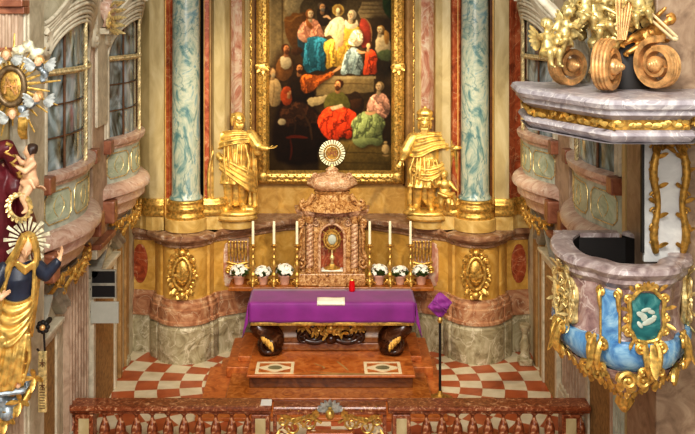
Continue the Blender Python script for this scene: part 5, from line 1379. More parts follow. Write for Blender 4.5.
# gilt band of leaves under the bowl and the finial
b = MB()
for k in range(22):
    f = .06+.88*k/21; p, nn = pp_at(f); c = V((QX, QY))
    for z, kk, L in ((3.07, .86, .12), (2.96, .70, .14), (2.86, .42, .14), (2.76, .24, .12)):
        if kk < .5 and k % 2: continue
        q = c+(p-c)*kk; b.leaf((q.x, q.y, z), (-nn.x*.5, -nn.y*.5, -1), (nn.x, nn.y, .2), L, .045 if kk > .5 else .035, .35)
for f in (.2, .38, .5, .62, .8):
    p, nn = pp_at(f); c = V((QX, QY)); q = c+(p-c)*.86; tx = V((-nn.y, nn.x, 0))
    b.scroll((q.x+nn.x*.03, q.y+nn.y*.03, 3.02), tx, (0, 0, 1), .09, 1.4, .03, 0, 1); b.scroll((q.x+nn.x*.03-tx.x*.16, q.y+nn.y*.03-tx.y*.16, 3.02), -tx, (0, 0, 1), .09, 1.4, .03, 0, 1)
b.lathe([(.02, 2.47), (.05, 2.51), (.09, 2.58), (.07, 2.64), (.12, 2.70), (.15, 2.76)], (QX, QY, 0), 20, rad=lambda a, z: 1+.15*cos(8*a))
b.build('gilded_foliage', M['gold'], bowl)
# big gilt acanthus brackets clasping the blue band
for f in (.25, .385, .51, .63):
    b = MB(); b.T = frame_T(f, 3.25, -.01)
    for s in (-1, 1):
        b.tube(chaikin([(s*.05, 0, .16), (s*.07, -.06, .08), (s*.05, -.08, -.04), (s*.03, -.04, -.16)]), [.02, .035, .035, .015], 7)
        b.scroll((s*.10, -.03, .12), (s, 0, 0), (0, 0, 1), .06, 1.4, .022, PI, 1); b.scroll((s*.085, -.03, -.12), (s, 0, 0), (0, 0, 1), .045, 1.4, .02, PI, -1)
    b.leaf((0, -.05, .15), (0, -.2, -1), (0, -1, 0), .3, .05, .15)
    b.build('gilded_bracket', M['gold'], t)
# framed panel in front, gilt cartouches on the flanks
def gilt_frame(b, w, h, shell=True):
    for s in (-1, 1):
        b.tube(chaikin([(0, -.02, h*.5), (s*w*.2, -.03, h*.47), (s*w*.34, -.03, h*.36), (s*w*.5, -.03, h*.28), (s*w*.44, -.03, 0), (s*w*.5, -.03, -h*.2), (s*w*.36, -.03, -h*.36), (s*w*.3, -.03, -h*.46), (0, -.02, -h*.5)]), .022, 7)
        for x, z, r, a0, sg in ((.5, .30, .13, PI, -1), (.56, -.05, .10, PI/2, 1), (.5, -.28, .12, PI, 1), (.2, .52, .10, -PI/2, 1), (.2, -.52, .1, PI/2, -1)):
            b.scroll((s*x*w, -.03, z*h), (s, 0, 0), (0, 0, 1), r*w, 1.4, .018, a0, sg)
        for x, z, dx, dz in ((.5, .1, 1, .5), (.5, -.15, 1, -.6), (.34, .44, .7, .8), (.34, -.44, .7, -.8)): b.leaf((s*x*w, -.03, z*h), (s*dx, -.2, dz), (0, -1, 0), .1, .022, .4)
    if shell:
        for k in range(5): b.leaf((0, -.04, h*.46), (sin((k-2)*.5), -.2, cos((k-2)*.5)), (0, -1, 0), .11, .02, .3)
M['tealm'] = marble('teal painted panel', [(.3, (20, 74, 78)), (.5, (44, 108, 108)), (.72, (96, 150, 144))], 4, 2, .3)
b = MB(); b.T = frame_T(.505, 3.65, -.075)
poly = chaikin([(-.13, -.22), (-.15, -.05), (-.12, .05), (-.16, .17), (0, .22), (.16, .17), (.12, .05), (.15, -.05), (.13, -.22), (0, -.25)], 1, True)
b.prism(poly, (0, -.0, 0), (1, 0, 0), (0, 0, 1), (0, -1, 0), .015); pn = b.build('painted_panel', M['tealm'], t, smooth=0)
b = MB(); b.T = frame_T(.505, 3.65, -.055)
for x, z, rx, rz, a in ((-.04, .0, .06, .028, .5), (.03, -.06, .075, .03, -.4), (.05, .03, .04, .022, .3), (.0, .05, .05, .02, -.2), (-.06, -.09, .04, .02, .9), (.08, -.02, .025, .02, 0), (-.02, -.03, .03, .03, 0)):
    b.ell((x, 0, z), (rx, .006, rz), rotm(0, 0, a), 12, 8)
b.build('painted_figures', M['greengrey'], pn)
b = MB(); b.T = frame_T(.505, 3.65, -.07); gilt_frame(b, .36, .52); b.build('gilded_frame', M['gold'], pn)
for f, sc in ((.245, 1), (.755, 1)):
    b = MB(); b.T = frame_T(f, 3.66, -.05)
    poly = chaikin([(-.17, -.2), (-.24, .0), (-.16, .14), (-.22, .27), (-.02, .2), (.16, .2), (.26, .05), (.2, -.12), (.24, -.24), (.05, -.27), (-.1, -.3)], 2, True)
    b.prism(poly, (0, .06, 0), (1, 0, 0), (0, 0, 1), (0, -1, 0), .06); q = b.build('relief_cartouche', M['gold_pale'], t, smooth=0, bevel=.012)
    g = MB(); g.T = frame_T(f, 3.66, -.06); gilt_frame(g, .46, .56)
    rnd = random.Random(9)
    for k in range(26): g.leaf((rnd.uniform(-.16, .16), -.01, rnd.uniform(-.2, .2)), (rnd.uniform(-1, 1), -.15, rnd.uniform(-1, 1)), (0, -1, 0), .10, .02, .3)
    for x, z, r in ((-.08, .1, .06), (.08, .02, .06), (-.02, -.12, .06)): g.scroll((x, -.02, z), (1, 0, 0), (0, 0, 1), r, 1.5, .014)
    g.build('gilded_relief', M['gold_pale'], q)
for f in (f_at(608.5), f_at(684)):
    b = MB(); b.T = frame_T(f, 3.64, -.085); b.box(-.085, .085, -.05, .02, -.26, .22); q = b.build('blue_strip', M['bluem'] if f < .5 else M['tealm'], t, smooth=0, bevel=.008)
    g = MB(); g.T = frame_T(f, 3.64, -.09)
    for s in (-1, 1):
        g.tube([(s*.095, -.05, -.26), (s*.095, -.05, .2)], .013, 6); g.scroll((s*.08, -.07, .21), (s, 0, 0), (0, 0, 1), .045, 1.4, .02, PI/2, -1)
        g.tube(chaikin([(s*.09, -.05, .24), (s*.095, -.10, .16), (s*.09, -.07, .04)]), [.025, .02, .008], 6)
    g.build('gilded_edge', M['gold'], q)
# back panel behind the preacher
M['whitep'] = marble('white grey panel', [(.3, (170, 168, 166)), (.6, (208, 206, 200))], 2, 1.5, .4)
t = thing('pulpit_back_panel', 'white panel with gilt rococo border between pulpit and its canopy', 'wall panel', (3.36, 9.98, 4.1))
MB().box(3.16, 3.58, 9.95, 10.0, 4.0, 5.32).build('panel', M['whitep'], t, smooth=0, bevel=.01)
g = MB()
for s, x in ((-1, 3.28), (1, 3.55)):
    pts = chaikin([(x, 9.94, 4.1), (x+s*.04, 9.92, 4.3), (x-s*.03, 9.92, 4.6), (x+s*.05, 9.92, 4.9), (x-s*.02, 9.92, 5.2), (x-s*.12, 9.92, 5.34)], 2)
    g.tube(pts, [.03, .045, .03, .045, .03, .03], 8)
    for k in range(8): g.leaf((x, 9.92, 4.15+.15*k), (s*(1 if k % 2 else -1), -.2, .7), (0, -1, 0), .12, .025, .4); g.scroll((x+s*.02, 9.92, 4.2+.16*k), (s, 0, 0), (0, 0, 1), .045, 1.3, .014, 0, 1)
for k in range(14): g.leaf((3.26+.022*k, 9.92, 5.24), (sin(k*1.7), -.3, cos(k*1.1)*.4-.5), (0, -1, 0), .16, .03, .4)
g.build('gilded_border', M['gold_dark'], t)
MB().box(3.135, 3.16, 9.93, 9.98, 4.1, 5.32).build('gap_shade_strip', M['gloss_dark'], t, smooth=0)  # near-black strip painted in for the shaded gap beside the panel

# ------------------------------------------------------------------ canopy (sounding board)
CXP, CYP = 2.92, 9.95
ch = [(-.92, 10.98), (-1.0, 10.12), (-.93, 9.95), (-.52, 9.0), (-.42, 8.86), (0, 8.84)]
CP = [(CXP+x, y) for x, y in ch]+[(CXP-x, y) for x, y in reversed(ch[:-1])]
t = thing('pulpit_canopy', 'grey and gilt canopy above the pulpit with large volutes on top', 'pulpit canopy', (CXP, CYP, 5.35))
b = MB().sweep(CP, [(-.25, 5.75), (-.06, 5.75), (-.02, 5.74), (0, 5.70), (-.02, 5.66), (-.06, 5.64), (-.06, 5.60), (-.12, 5.57), (-.15, 5.55)])
n = len(CP); b.add([(x, y, 5.748) for x, y in [(CXP+(x-CXP)*.93, CYP+(y-CYP)*.93) for x, y in CP]], [tuple(range(n))]); b.build('cornice', M['lilac'], t, smooth=30)
fz = MB().sweep(CP, [(-.15, 5.56), (-.14, 5.46)]).build('frieze', M['gold_dark'], t, smooth=30)
b = MB(); L = 0; rnd = random.Random(2)
for (a, c) in zip(CP, CP[1:]):
    d = math.hypot(c[0]-a[0], c[1]-a[1]); k = max(1, int(d/.045)); nn = V((c[1]-a[1], a[0]-c[0])).normalized()
    for i in range(k):
        q = (i+.5)/k; x, y = a[0]+(c[0]-a[0])*q-nn.x*.13, a[1]+(c[1]-a[1])*q-nn.y*.13
        b.leaf((x, y, 5.51+.02*rnd.uniform(-1, 1)), ((c[0]-a[0])*rnd.choice((-1, 1)), (c[1]-a[1])*rnd.choice((-1, 1)), .1*rnd.uniform(-1, 1)), (nn.x, nn.y, 0), .07, .026, .3, 5)
b.build('frieze_leaves', M['gold'], fz)
b = MB().sweep(CP, [(-.15, 5.46), (-.10, 5.44), (-.08, 5.41), (-.10, 5.38), (-.14, 5.35), (-.2, 5.33), (-.3, 5.33)]); b.add([(x, y, 5.335) for x, y in [(CXP+(x-CXP)*.9, CYP+(y-CYP)*.9) for x, y in CP]], [tuple(range(n))]); b.build('lower_cornice', M['lilac'], t, smooth=30)
M['bronze'] = plain('brown gilt volute', (196, 152, 100), .36, metal=.45, var=.3, scale=9)
def volute(c, ax, R, W, lean=0):
    """scroll wheel: spiral ribbon of width W about axis ax, a conical boss on its face"""
    c, ax = V(c), V(ax).normalized(); up = V((0, 0, 1)); ex = up.cross(ax).normalized()
    b = MB(); K = 54; pts = []
    for i in range(K+1):
        q = i/K; a = PI*.5+2*PI*1.7*q; rr = R*(1-.62*q); pts.append((ex*(cos(a)*rr)+up*(sin(a)*rr), .035*(1-.3*q), W*(1-.25*q)))
    vs = []
    for p, th, w in pts:
        u = p.normalized()
        vs += [c+p-ax*w/2, c+p+u*th*.5-ax*w*.45, c+p+u*th*.5+ax*w*.45, c+p+ax*w/2, c+p-u*th+ax*w/2, c+p-u*th-ax*w/2]
    b.add(vs, [(i*6+k, i*6+(k+1) % 6, (i+1)*6+(k+1) % 6, (i+1)*6+k) for i in range(K) for k in range(6)]+[tuple(range(6)), tuple(range(K*6, K*6+6))])
    for w in (-.3, -.08, .14, .36):
        b.tube([c+p*1.07+ax*(W*w) for p, th, ww in pts[:34]], .018, 6)
    for i in range(4): b.ell(c+ax*(W*.35+.03*i), (R*(.34-.07*i),)*3, n=14, m=10)
    b.cap(c-ax*W*.3, c+ax*W*.3, R*.3, R*.3)
    return b
crown = V((2.95, 10.35, 7.1))
for c, ax, R in (((2.46, 10.2, 5.98), (.45, -.9, 0), .22), ((2.69, 9.6, 6.0), (.80, -.60, 0), .245), ((3.22, 9.66, 6.02), (-.82, -.57, 0), .25)):
    b = volute(c, ax, R, .17); c = V(c)
    b.build('volute', M['bronze'], t)
MB().lathe([(.26, 5.75), (.26, 6.0), (.22, 6.3), (.16, 6.6), (.12, 7.1)], (3.05, 10.2, 0), 24).build('shadow_core', M['gloss_dark'], t, smooth=60)  # near-black core added in place of the shadow between the volutes

# ------------------------------------------------------------------ putti and cloud on the canopy
M['putto'] = gold('pale gilt putti', (196, 174, 116), rough=.36, metal=.62, bmp=.1)
M['puttog'] = gold('warm gilt putto', (188, 138, 74), rough=.36, metal=.65, bmp=.1)
def putto(name, label, cat, T, mat, arms, legs, look=(0, 0), wings=True, S=1.0, group=None, loin=True, hairmat=None, wingmat=None):
    """chubby child figure; T places its hip, arms/legs are joint lists in a 1 m tall body frame"""
    t = thing(name, label, cat, T.to_translation(), group)
    b = MB(); b.T = T @ Matrix.Scale(S, 4)
    b.ell((0, 0, .0), (.15, .13, .13)); b.ell((0, -.03, .12), (.145, .13, .14)); b.ell((0, -.01, .26), (.14, .11, .13)); b.cap((0, 0, .34), (0, -.01, .42), .06, .06)
    R = rotm(*look); head(b, (0, -.02, .52), .125, R)
    for s, (e, w) in zip((-1, 1), arms):
        sh = V((s*.14, 0, .31)); b.chain([sh, e, w], [.062, .05, .036]); d = (V(w)-V(e)); hand(b, w, d, (0, -.6, -.4), .11, .5, s)
    for s, (k, f) in zip((-1, 1), legs):
        hp = V((s*.08, -.01, -.03)); b.chain([hp, k, f], [.10, .075, .045]); d = V(f)-V(k); b.chain([f, V(f)+V((0, -.10, -.02))], [.045, .03])
    b.build('body', mat, t, fuse=.016*S/.6, sm=3)
    h = MB(); h.T = T @ Matrix.Scale(S, 4); hair(h, (0, -.02, .52), .125, R, .2, 3); h.build('hair', hairmat or mat, t, fuse=.016*S/.6, sm=1)
    if wings:
        for s in (-1, 1):
            w = MB(); w.T = T @ Matrix.Scale(S, 4)
            for k in range(7): w.leaf((s*.06, .10, .28-.02*k), (s*1.0, .35, .9-.32*k), (0, -1, .1), .34-.025*k, .05, .12)
            w.build('wing', wingmat or mat, t)
    if loin:
        l = MB(); l.T = T @ Matrix.Scale(S, 4)
        l.loft([(0, -.02, -.12, .16, .15, .12, 6, 0), (0, -.02, -.02, .175, .155, .06, 6, 1), (0, -.02, .04, .16, .14, .03, 6, 2)])
        l.chain([(-.15, -.1, .02), (.02, -.17, -.03), (.16, -.06, .04), (.24, .0, -.1)], [.03, .04, .04, .025]); l.build('cloth', mat, t, fuse=.016*S/.6, sm=1)
    return t
G = 'gilt putti on the pulpit canopy'
def TT(px, py, Y, yaw=0, pitch=0, roll=0): return Matrix.Translation(at(px, py, Y)) @ rotm(yaw, pitch, roll).to_4x4()
sit = [((-.12, -.22, .0), (-.10, -.24, -.24)), ((.12, -.22, .02), (.12, -.2, -.24))]
putto('putto', 'gilt putto seated at outer left end of pulpit canopy, arm stretched left', 'putto', TT(547, 52, 9.7, .5), M['putto'], [((-.24, -.08, .26), (-.36, -.14, .34)), ((.2, -.14, .16), (.2, -.26, .22))], sit, (.4, -.1), S=.52, group=G)
putto('putto', 'gilt putto leaning beside a volute, second from left on pulpit canopy', 'putto', TT(563, 38, 9.8, -.6, .1, .25), M['putto'], [((-.2, -.14, .12), (-.24, -.2, 0)), ((.26, -.05, .3), (.36, -.1, .42))], sit, (-.5, .1), S=.5, group=G)
putto('putto', 'gilt putto high in the cloud above the front canopy volute', 'putto', TT(598, 24, 9.9, .2, 0, -.3), M['putto'], [((-.26, -.05, .36), (-.34, -.08, .5)), ((.24, -.1, .2), (.3, -.2, .1))], [((-.1, -.2, -.1), (-.16, -.12, -.32)), ((.14, -.18, -.06), (.2, -.1, -.26))], (.2, .2), S=.55, group=G)
putto('putto', 'warm gilt putto reclining at the right of the canopy, legs stretched left', 'putto', TT(646, 36, 10.0, .3, .2, .95), M['puttog'], [((-.24, -.08, .32), (-.3, -.14, .48)), ((.2, -.14, .18), (.16, -.3, .2))], [((-.16, -.06, -.26), (-.18, -.06, -.5)), ((.02, -.12, -.27), (.0, -.06, -.52))], (.5, .1), S=.58, group=G, wingmat=M['putto'])
putto('putto', 'gilt putto peering out at the top of the cloud left of the ray bundle', 'putto', TT(584, 14, 9.85, .3, 0, .2), M['putto'], [((-.26, -.05, .2), (-.34, -.1, .1)), ((.24, -.1, .34), (.3, -.2, .46))], [((-.1, -.2, -.1), (-.16, -.12, -.32)), ((.14, -.18, -.06), (.2, -.1, -.26))], (.5, .1), S=.5, group=G)
putto('putto', 'gilt putto at the top right of the cloud above the reclining putto', 'putto', TT(640, 10, 9.75, -.3, 0, -.2), M['putto'], [((-.26, -.05, .2), (-.3, -.2, .12)), ((.24, -.1, .26), (.34, -.16, .3))], [((-.1, -.2, -.1), (-.12, -.12, -.32)), ((.14, -.18, -.06), (.16, -.1, -.26))], (-.3, .1), S=.5, group=G)
b = MB(); rnd = random.Random(5)
for px, py, Y, r in ((578, 6, 10.3, .13), (590, 0, 10.3, .15), (606, 28, 10.05, .11), (612, 4, 10.1, .15), (620, 24, 10.0, .13), (632, 10, 10.0, .15), (600, 40, 10.05, .09), (586, 24, 10.3, .11), (645, 2, 10.1, .14), (616, 40, 9.95, .10), (575, 30, 10.5, .1), (630, 32, 10.05, .09)):
    c = at(px, py, Y)
    for k in range(6): b.ell(c+V((rnd.uniform(-1, 1), rnd.uniform(-.5, .5), rnd.uniform(-1, 1)))*r*.8, r*rnd.uniform(.4, .75), n=12, m=8)
b.chain([at(578, 8, 10.3), at(606, 16, 10.1), at(645, 6, 10.1)], [.09, .1, .1]); b.chain([at(606, 16, 10.1), at(610, 42, 10.0)], [.1, .07]); b.chain([at(578, 8, 10.3), at(575, 34, 10.5)], [.08, .06]); b.chain([at(614, 16, 10.1), V((3.0, 10.4, 6.4))], [.12, .15])
o = b.build('gilded_cloud', M['putto'], fuse=.016, sm=1, disp=.06); tag(o, 'billowing gilt cloud bank over the middle of the pulpit canopy', 'carved cloud')
b = MB()
for k in range(6):
    c0 = at(618+1.5*k, 40, 9.8); c1 = at(616+4*k, -12, 9.8); b.tube([c0, c1], [.008, .018], 6, flat=.5)
o = b.build('gilded_ray_bundle', M['bronze']); tag(o, 'bundle of straight gilt rays rising from the front canopy volute', 'carved rays')
b = MB(); a, c = at(648, 17, 9.8), at(674, 40, 9.75); d = (c-a).normalized(); q = V((.4, -.3, .9)); q = (q-d*q.dot(d)).normalized()
for o_ in (0, .05): b.tube([a+q*o_, c+q*o_*.8], [.022, .028], 8, flat=.6)
b.ell(a+q*.02, .04, n=8, m=6); b.ell(c+q*.02, (.03, .03, .03), n=8, m=6)
o = b.build('carved_scroll_bar', M['ivory'] if 'ivory' in M else M['cream']); tag(o, 'pale slanting double rod held out at right of the pulpit canopy', 'rod')
# side curtain-like volute behind the putti
b = MB()
for k in range(5): b.tube(chaikin([at(535+4*k, -6+3*k, 11.4), at(556+4*k, 14+4*k, 11.2), at(576+3*k, 42+3*k, 10.9), (2.6+.03*k, 10.7, 5.78)]), .05, 8)
o = b.build('fluted_volute', M['stone']); tag(o, 'pale fluted stone volute behind the left putti of the canopy', 'carved volute')
# ------------------------------------------------------------------ left chancel pier with its strips, and the side altar figures in front of it
b = MB().box(-5.2, -3.46, 11.3, 11.9, 0, 9); struct(b.build('trim_%d' % tn[0], M['wall'], smooth=0, bevel=.02)); tn[0] += 1
x0 = -3.40
for k, (a, b_, m) in enumerate(((-3.98, -3.84, 'stone'), (-3.80, -3.68, 'cream'), (-3.64, -3.48, 'stone'))):
    o = MB().box(a, b_, 11.22, 11.31, 0, 9).build('trim_%d' % tn[0], M[m], smooth=0, bevel=.02); struct(o); tn[0] += 1
fluted(-3.98, -3.5, 11.16, .0, 2.75, 6, M['pinkflute'])
fluted(-3.9, -3.5, 11.12, 6.12, 6.5, 5, M['pinkflute'])
for z0_, z1_, d in ((6.5, 6.58, .2), (6.58, 6.66, .26), (6.06, 6.12, .18)):
    o = MB().box(-4.0, -3.46, 11.3-d, 11.32, z0_, z1_).build('trim_%d' % tn[0], M['rust'], smooth=0, bevel=.01); struct(o); tn[0] += 1
LY = 10.6
M['skin'] = plain('painted flesh', (222, 178, 140), .45, var=.06)
M['darkblue'] = plain('dark blue painted cloth', (34, 40, 56), .4, var=.2)
M['maroon'] = plain('dark red painted cloth', (92, 26, 34), .4, var=.2)
M['hairb'] = plain('dark brown hair', (52, 34, 24), .5)
M['robegold'] = gold('gilt robe', (216, 178, 100), rough=.36, metal=.68, bmp=.08, scale=10)
M['shine'] = gold('pale ray gilding', (232, 222, 192), rough=.4, metal=.35)
M['silverblue'] = gold('silvered cloud', (150, 160, 166), rough=.36, metal=.5)
# praying woman in a gilt veil
LY = 10.35; base = at(9, 385, LY); S = (385-234)*LY/F/1.54
t = thing('saint_statue', 'statue of a veiled woman in gilt robe, dark bodice, with ray halo', 'statue', base)
A = Matrix.Translation(base) @ Matrix(((1, 0, .09, 0), (0, 1, 0, 0), (0, 0, 1, 0), (0, 0, 0, 1))) @ Matrix.Rotation(.35, 4, 'Z') @ Matrix.Diagonal((S*.82, S*.88, S, 1))
RH = rotm(-.1, .35, .15); hc = V((.06, -.10, 1.42))
b = MB(); b.T = A; b.ell((0, 0, .88), (.16, .12, .16)); b.ell((0, -.01, 1.08), (.165, .12, .17)); b.ell((0, 0, 1.2), (.19, .11, .09)); b.cap((.01, -.02, 1.24), (.05, -.07, 1.36), .055, .055); head(b, hc, .098, RH)
b.chain([(.2, 0, 1.2), (.32, -.1, 1.14), (.46, -.14, 1.28)], [.07, .055, .036]); hand(b, (.46, -.14, 1.28), (.2, -.1, 1), (-.6, -.6, 0), .15, .3)
b.chain([(-.2, 0, 1.2), (-.3, -.1, 1.0), (-.2, -.22, .96)], [.07, .055, .036]); hand(b, (-.2, -.22, .96), (.7, -.2, .5), (0, -1, 0), .15, .4)
for s in (-1, 1): b.chain([(s*.08, 0, .85), (s*.09, -.06, .45), (s*.09, 0, .08)], [.11, .075, .05]); b.chain([(s*.09, 0, .06), (s*.1, -.14, .03)], [.045, .035])
b.build('body', M['skin'], t, fuse=.010, sm=2)
b = MB(); b.T = A; b.loft([(0, -.01, .78, .19, .15, .03, 6, 0), (0, -.01, .95, .185, .145, .02, 6, 0), (0, -.02, 1.1, .195, .15, .015, 5, 1), (0, 0, 1.2, .21, .13, .01, 5, 1), (.01, -.01, 1.27, .11, .08, 0, 5, 1)])
b.cap((.2, 0, 1.19), (.32, -.10, 1.13), .088, .08); b.cap((.32, -.1, 1.13), (.43, -.135, 1.24), .078, .06); b.cap((-.2, 0, 1.19), (-.3, -.1, 1.0), .085, .075)
b.build('bodice', M['darkblue'], t, fuse=.011, sm=2)
b = MB(); b.T = A   # gilt skirt with long vertical folds and a swag round the hips
b.loft([(-.05, .0, .0, .23, .2, .16, 9, .2), (-.04, 0, .06, .225, .2, .15, 9, .3), (-.02, -.01, .35, .22, .19, .12, 9, .5), (0, -.02, .6, .21, .18, .07, 8, .6), (0, -.01, .85, .20, .16, .03, 7, .8)])
sheet(b, [(-.22, -.04, .95), (-.05, -.16, .88), (.12, -.15, .90), (.21, -.03, .96)], [(-.24, -.06, .60), (-.08, -.23, .40), (.12, -.2, .58), (.22, -.05, .78)], 4, .024, ph=.3)
folds_along(b, (-.1, -.2, .55), (-.14, -.2, .08), 4, .16, .028, 3); folds_along(b, (.12, -.18, .55), (.08, -.2, .08), 4, .14, .028, 6)
b.build('robe', M['robegold'], t, fuse=.011, sm=1)
b = MB(); b.T = A   # veil
b.ell(hc+V((0, .05, .03)), (.11, .12, .125))
for s in (-1, 1):
    sheet(b, [tuple(hc+V((s*.03, -.10, .11))), tuple(hc+V((s*.10, -.06, -.05))), (s*.13+.02, -.13, 1.2), (s*.17, -.14, .95), (s*.17, -.12, .6)], [tuple(hc+V((s*.06, .05, .14))), tuple(hc+V((s*.135, .06, -.04))), (s*.22+.02, .02, 1.2), (s*.24, .04, .9), (s*.22, .05, .45)], 2, .02, ph=.2)
for k in range(4): b.chain([hc+V((-.10, -.02, -.14-.015*k)), hc+V((-.0, -.07+.01*k, -.19-.02*k)), hc+V((.09, -.03, -.15-.015*k))], [.018, .024, .018], 8)
b.ell((0, .12, .95), (.24, .06, .4)); b.build('veil', M['robegold'], t, fuse=.011, sm=1)
b = MB(); c = A @ V((.06, .06, 1.46))
for k in range(22):
    a = 2*PI*k/22; L = .25 if k % 2 else .20
    b.tube([c+V((cos(a)*.10, .02, sin(a)*.10)), c+V((cos(a)*L, .02, sin(a)*L))], [.008, .024], 6, flat=.4, up=(0, 1, 0))
b.build('halo', M['shine'], t)
b = MB(); b.T = A; b.box(-.27, .2, -.18, .18, -.06, 0); b.build('plinth', M['silverblue'], t, smooth=0, bevel=.03)
# silvered cloud and gilt bracket beneath
def cloud(name, lst, mat, label, vox=.016, disp=.03):
    b = MB(); rnd = random.Random(len(lst)); pr_ = None
    for px, py, Y, r in lst:
        c = at(px, py, Y)
        if pr_ is not None: b.chain([pr_, c], [r*.5, r*.5])
        pr_ = c
        for k in range(5): b.ell(c+V((rnd.uniform(-1, 1), rnd.uniform(-.5, .5), rnd.uniform(-.7, .7)))*r*.75, r*rnd.uniform(.45, .8), n=12, m=8)
    o = b.build(name, mat, fuse=vox, sm=3, disp=disp); tag(o, label, 'carved cloud'); return o
cloud('silver_cloud', [(-6, 408, 10.5, .12), (6, 405, 10.4, .12), (16, 400, 10.4, .08), (27, 388, 10.5, .07), (24, 376, 10.55, .06)], M['silverblue'], 'silvered cloud under the feet of the veiled woman statue')
b = MB()
for k in range(5): b.tube(chaikin([at(38-2*k, 376+5*k, 10.55), at(26-4*k, 398+4*k, 10.4), at(8-4*k, 420+5*k, 10.35), at(-12, 434+5*k, 10.4)]), [.02, .04, .045, .04], 8)
for px, py in ((34, 378), (20, 402), (6, 420)):
    for k in range(4): b.leaf(at(px, py, 10.35), (sin(k*1.6), -.3, cos(k*1.6)), (0, -1, 0), .13, .03, .4)
b.chain([at(4, 412, 10.42), (-3.7, 11.34, 2.3)], [.07, .09]); o = b.build('gilded_bracket', M['gold']); tag(o, 'curving gilt leaf bracket below the silvered cloud at lower left', 'carved bracket')

# figure in a dark red robe at the picture's edge, holding a wreath
base = at(-14, 338, 11.0); S = 1.0
t = thing('saint_statue', 'statue in dark red gilt edged robe holding out a wreath, cut by photo edge', 'statue', base)
A = Matrix.Translation(base) @ Matrix.Rotation(.5, 4, 'Z')
H = (338-118)*11.0/F; k_ = H/1.9; A = A @ Matrix.Scale(k_, 4)
RH = rotm(.5, .2); hc = V((-.02, -.06, 1.76))
b = MB(); b.T = A; b.ell((0, 0, 1.0), (.19, .14, .16)); b.ell((0, 0, 1.25), (.2, .14, .2)); b.ell((0, 0, 1.43), (.23, .13, .12)); b.cap((0, 0, 1.5), (-.01, -.03, 1.64), .07, .065); head(b, hc, .115, RH)
b.chain([(.23, 0, 1.45), (.22, -.12, 1.27), (.30, -.22, 1.31)], [.08, .065, .045]); hand(b, (.30, -.22, 1.31), (1, -.1, .0), (0, -.5, -1), .18, .6)
b.chain([(-.23, 0, 1.45), (-.34, -.08, 1.2), (-.2, -.2, 1.1)], [.08, .065, .045]); hand(b, (-.2, -.2, 1.1), (1, -.1, .1), (0, -1, 0), .17, .5)
for s in (-1, 1): b.chain([(s*.1, 0, .95), (s*.11, -.05, .5), (s*.1, .02, .1)], [.12, .085, .055]); b.chain([(s*.1, 0, .07), (s*.12, -.15, .04)], [.05, .04])
b.build('body', M['skin'], t, fuse=.012, sm=2)
b = MB(); b.T = A; b.loft([(0, 0, .02, .36, .27, .15, 8, 0), (0, 0, .4, .32, .24, .11, 8, .3), (0, -.01, .8, .27, .2, .06, 7, .5), (0, 0, 1.1, .24, .18, .04, 6, .8), (0, 0, 1.4, .27, .17, .02, 6, 1), (0, 0, 1.53, .13, .1, 0, 5, 1)])
b.cap((.23, 0, 1.45), (.22, -.11, 1.3), .12, .11); b.chain([(.0, -.1, 1.6), (.14, -.18, 1.66), (.26, -.16, 1.42)], [.09, .07, .06]); b.cap((-.23, 0, 1.45), (-.34, -.08, 1.22), .12, .11)
for k in range(6): b.chain([(.27, -.1+.03*k, 1.45-.03*k), (.31+.015*k, -.06+.03*k, .95), (.28+.02*k, -.02+.03*k, .3)], [.05, .06, .04])
b.build('robe', M['maroon'], t, fuse=.014, sm=1)
b = MB(); b.T = A
for z0_ in (0,): b.tube([(.12+.035*sin(k*1.5)+.012*k, -.23+.002*k, 1.70-.024*k) for k in range(16)], [.022]*16, 7)
b.tube([(.33*cos(a)*1.02, .25*sin(a), .06+.02*sin(8*a)) for a in [PI+PI*k/30 for k in range(31)]], .03, 7); b.build('gilded_hem', M['robegold'], t)
h = MB(); h.T = A; hair(h, hc, .115, RH, 1.2, 6); h.build('hair', M['hairb'], t, fuse=.012, sm=1)
c = at(20, 207, 10.4); t2 = thing('laurel_wreath', 'gilt laurel wreath hanging from the outstretched hand at left', 'wreath', c)
b = MB(); R0 = .112
b.tube([c+V((R0*cos(a), .015*sin(2*a), R0*1.15*sin(a))) for a in [2*PI*k/26 for k in range(26)]], .022, 7, closed=True); b.build('ring', M['gold_pale'], t2)
b = MB()
for k in range(34):
    a = 2*PI*k/34; p = c+V((R0*cos(a), -.01, R0*1.15*sin(a))); b.leaf(p, (-sin(a)+(.5 if k % 2 else -.3)*cos(a), -.25, cos(a)+(.5 if k % 2 else -.3)*sin(a)), (0, -1, 0), .06, .018, .3, 5)
b.build('leaves', M['gold_pale'], t2)
# flying child with dark hair
putto('child_figure', 'painted flying child with dark hair and gilt loincloth beside the balcony', 'putto', TT(31, 180, 10.5, -1.0, 0, .05), M['skin'], [((-.22, -.1, .26), (-.16, -.2, .40)), ((.2, -.16, .2), (.1, -.28, .28))],
      [((-.10, -.1, -.3), (-.08, .02, -.52)), ((.1, -.16, -.28), (.12, -.08, -.52))], (-.4, 0), wings=False, S=.60, hairmat=M['hairb'])
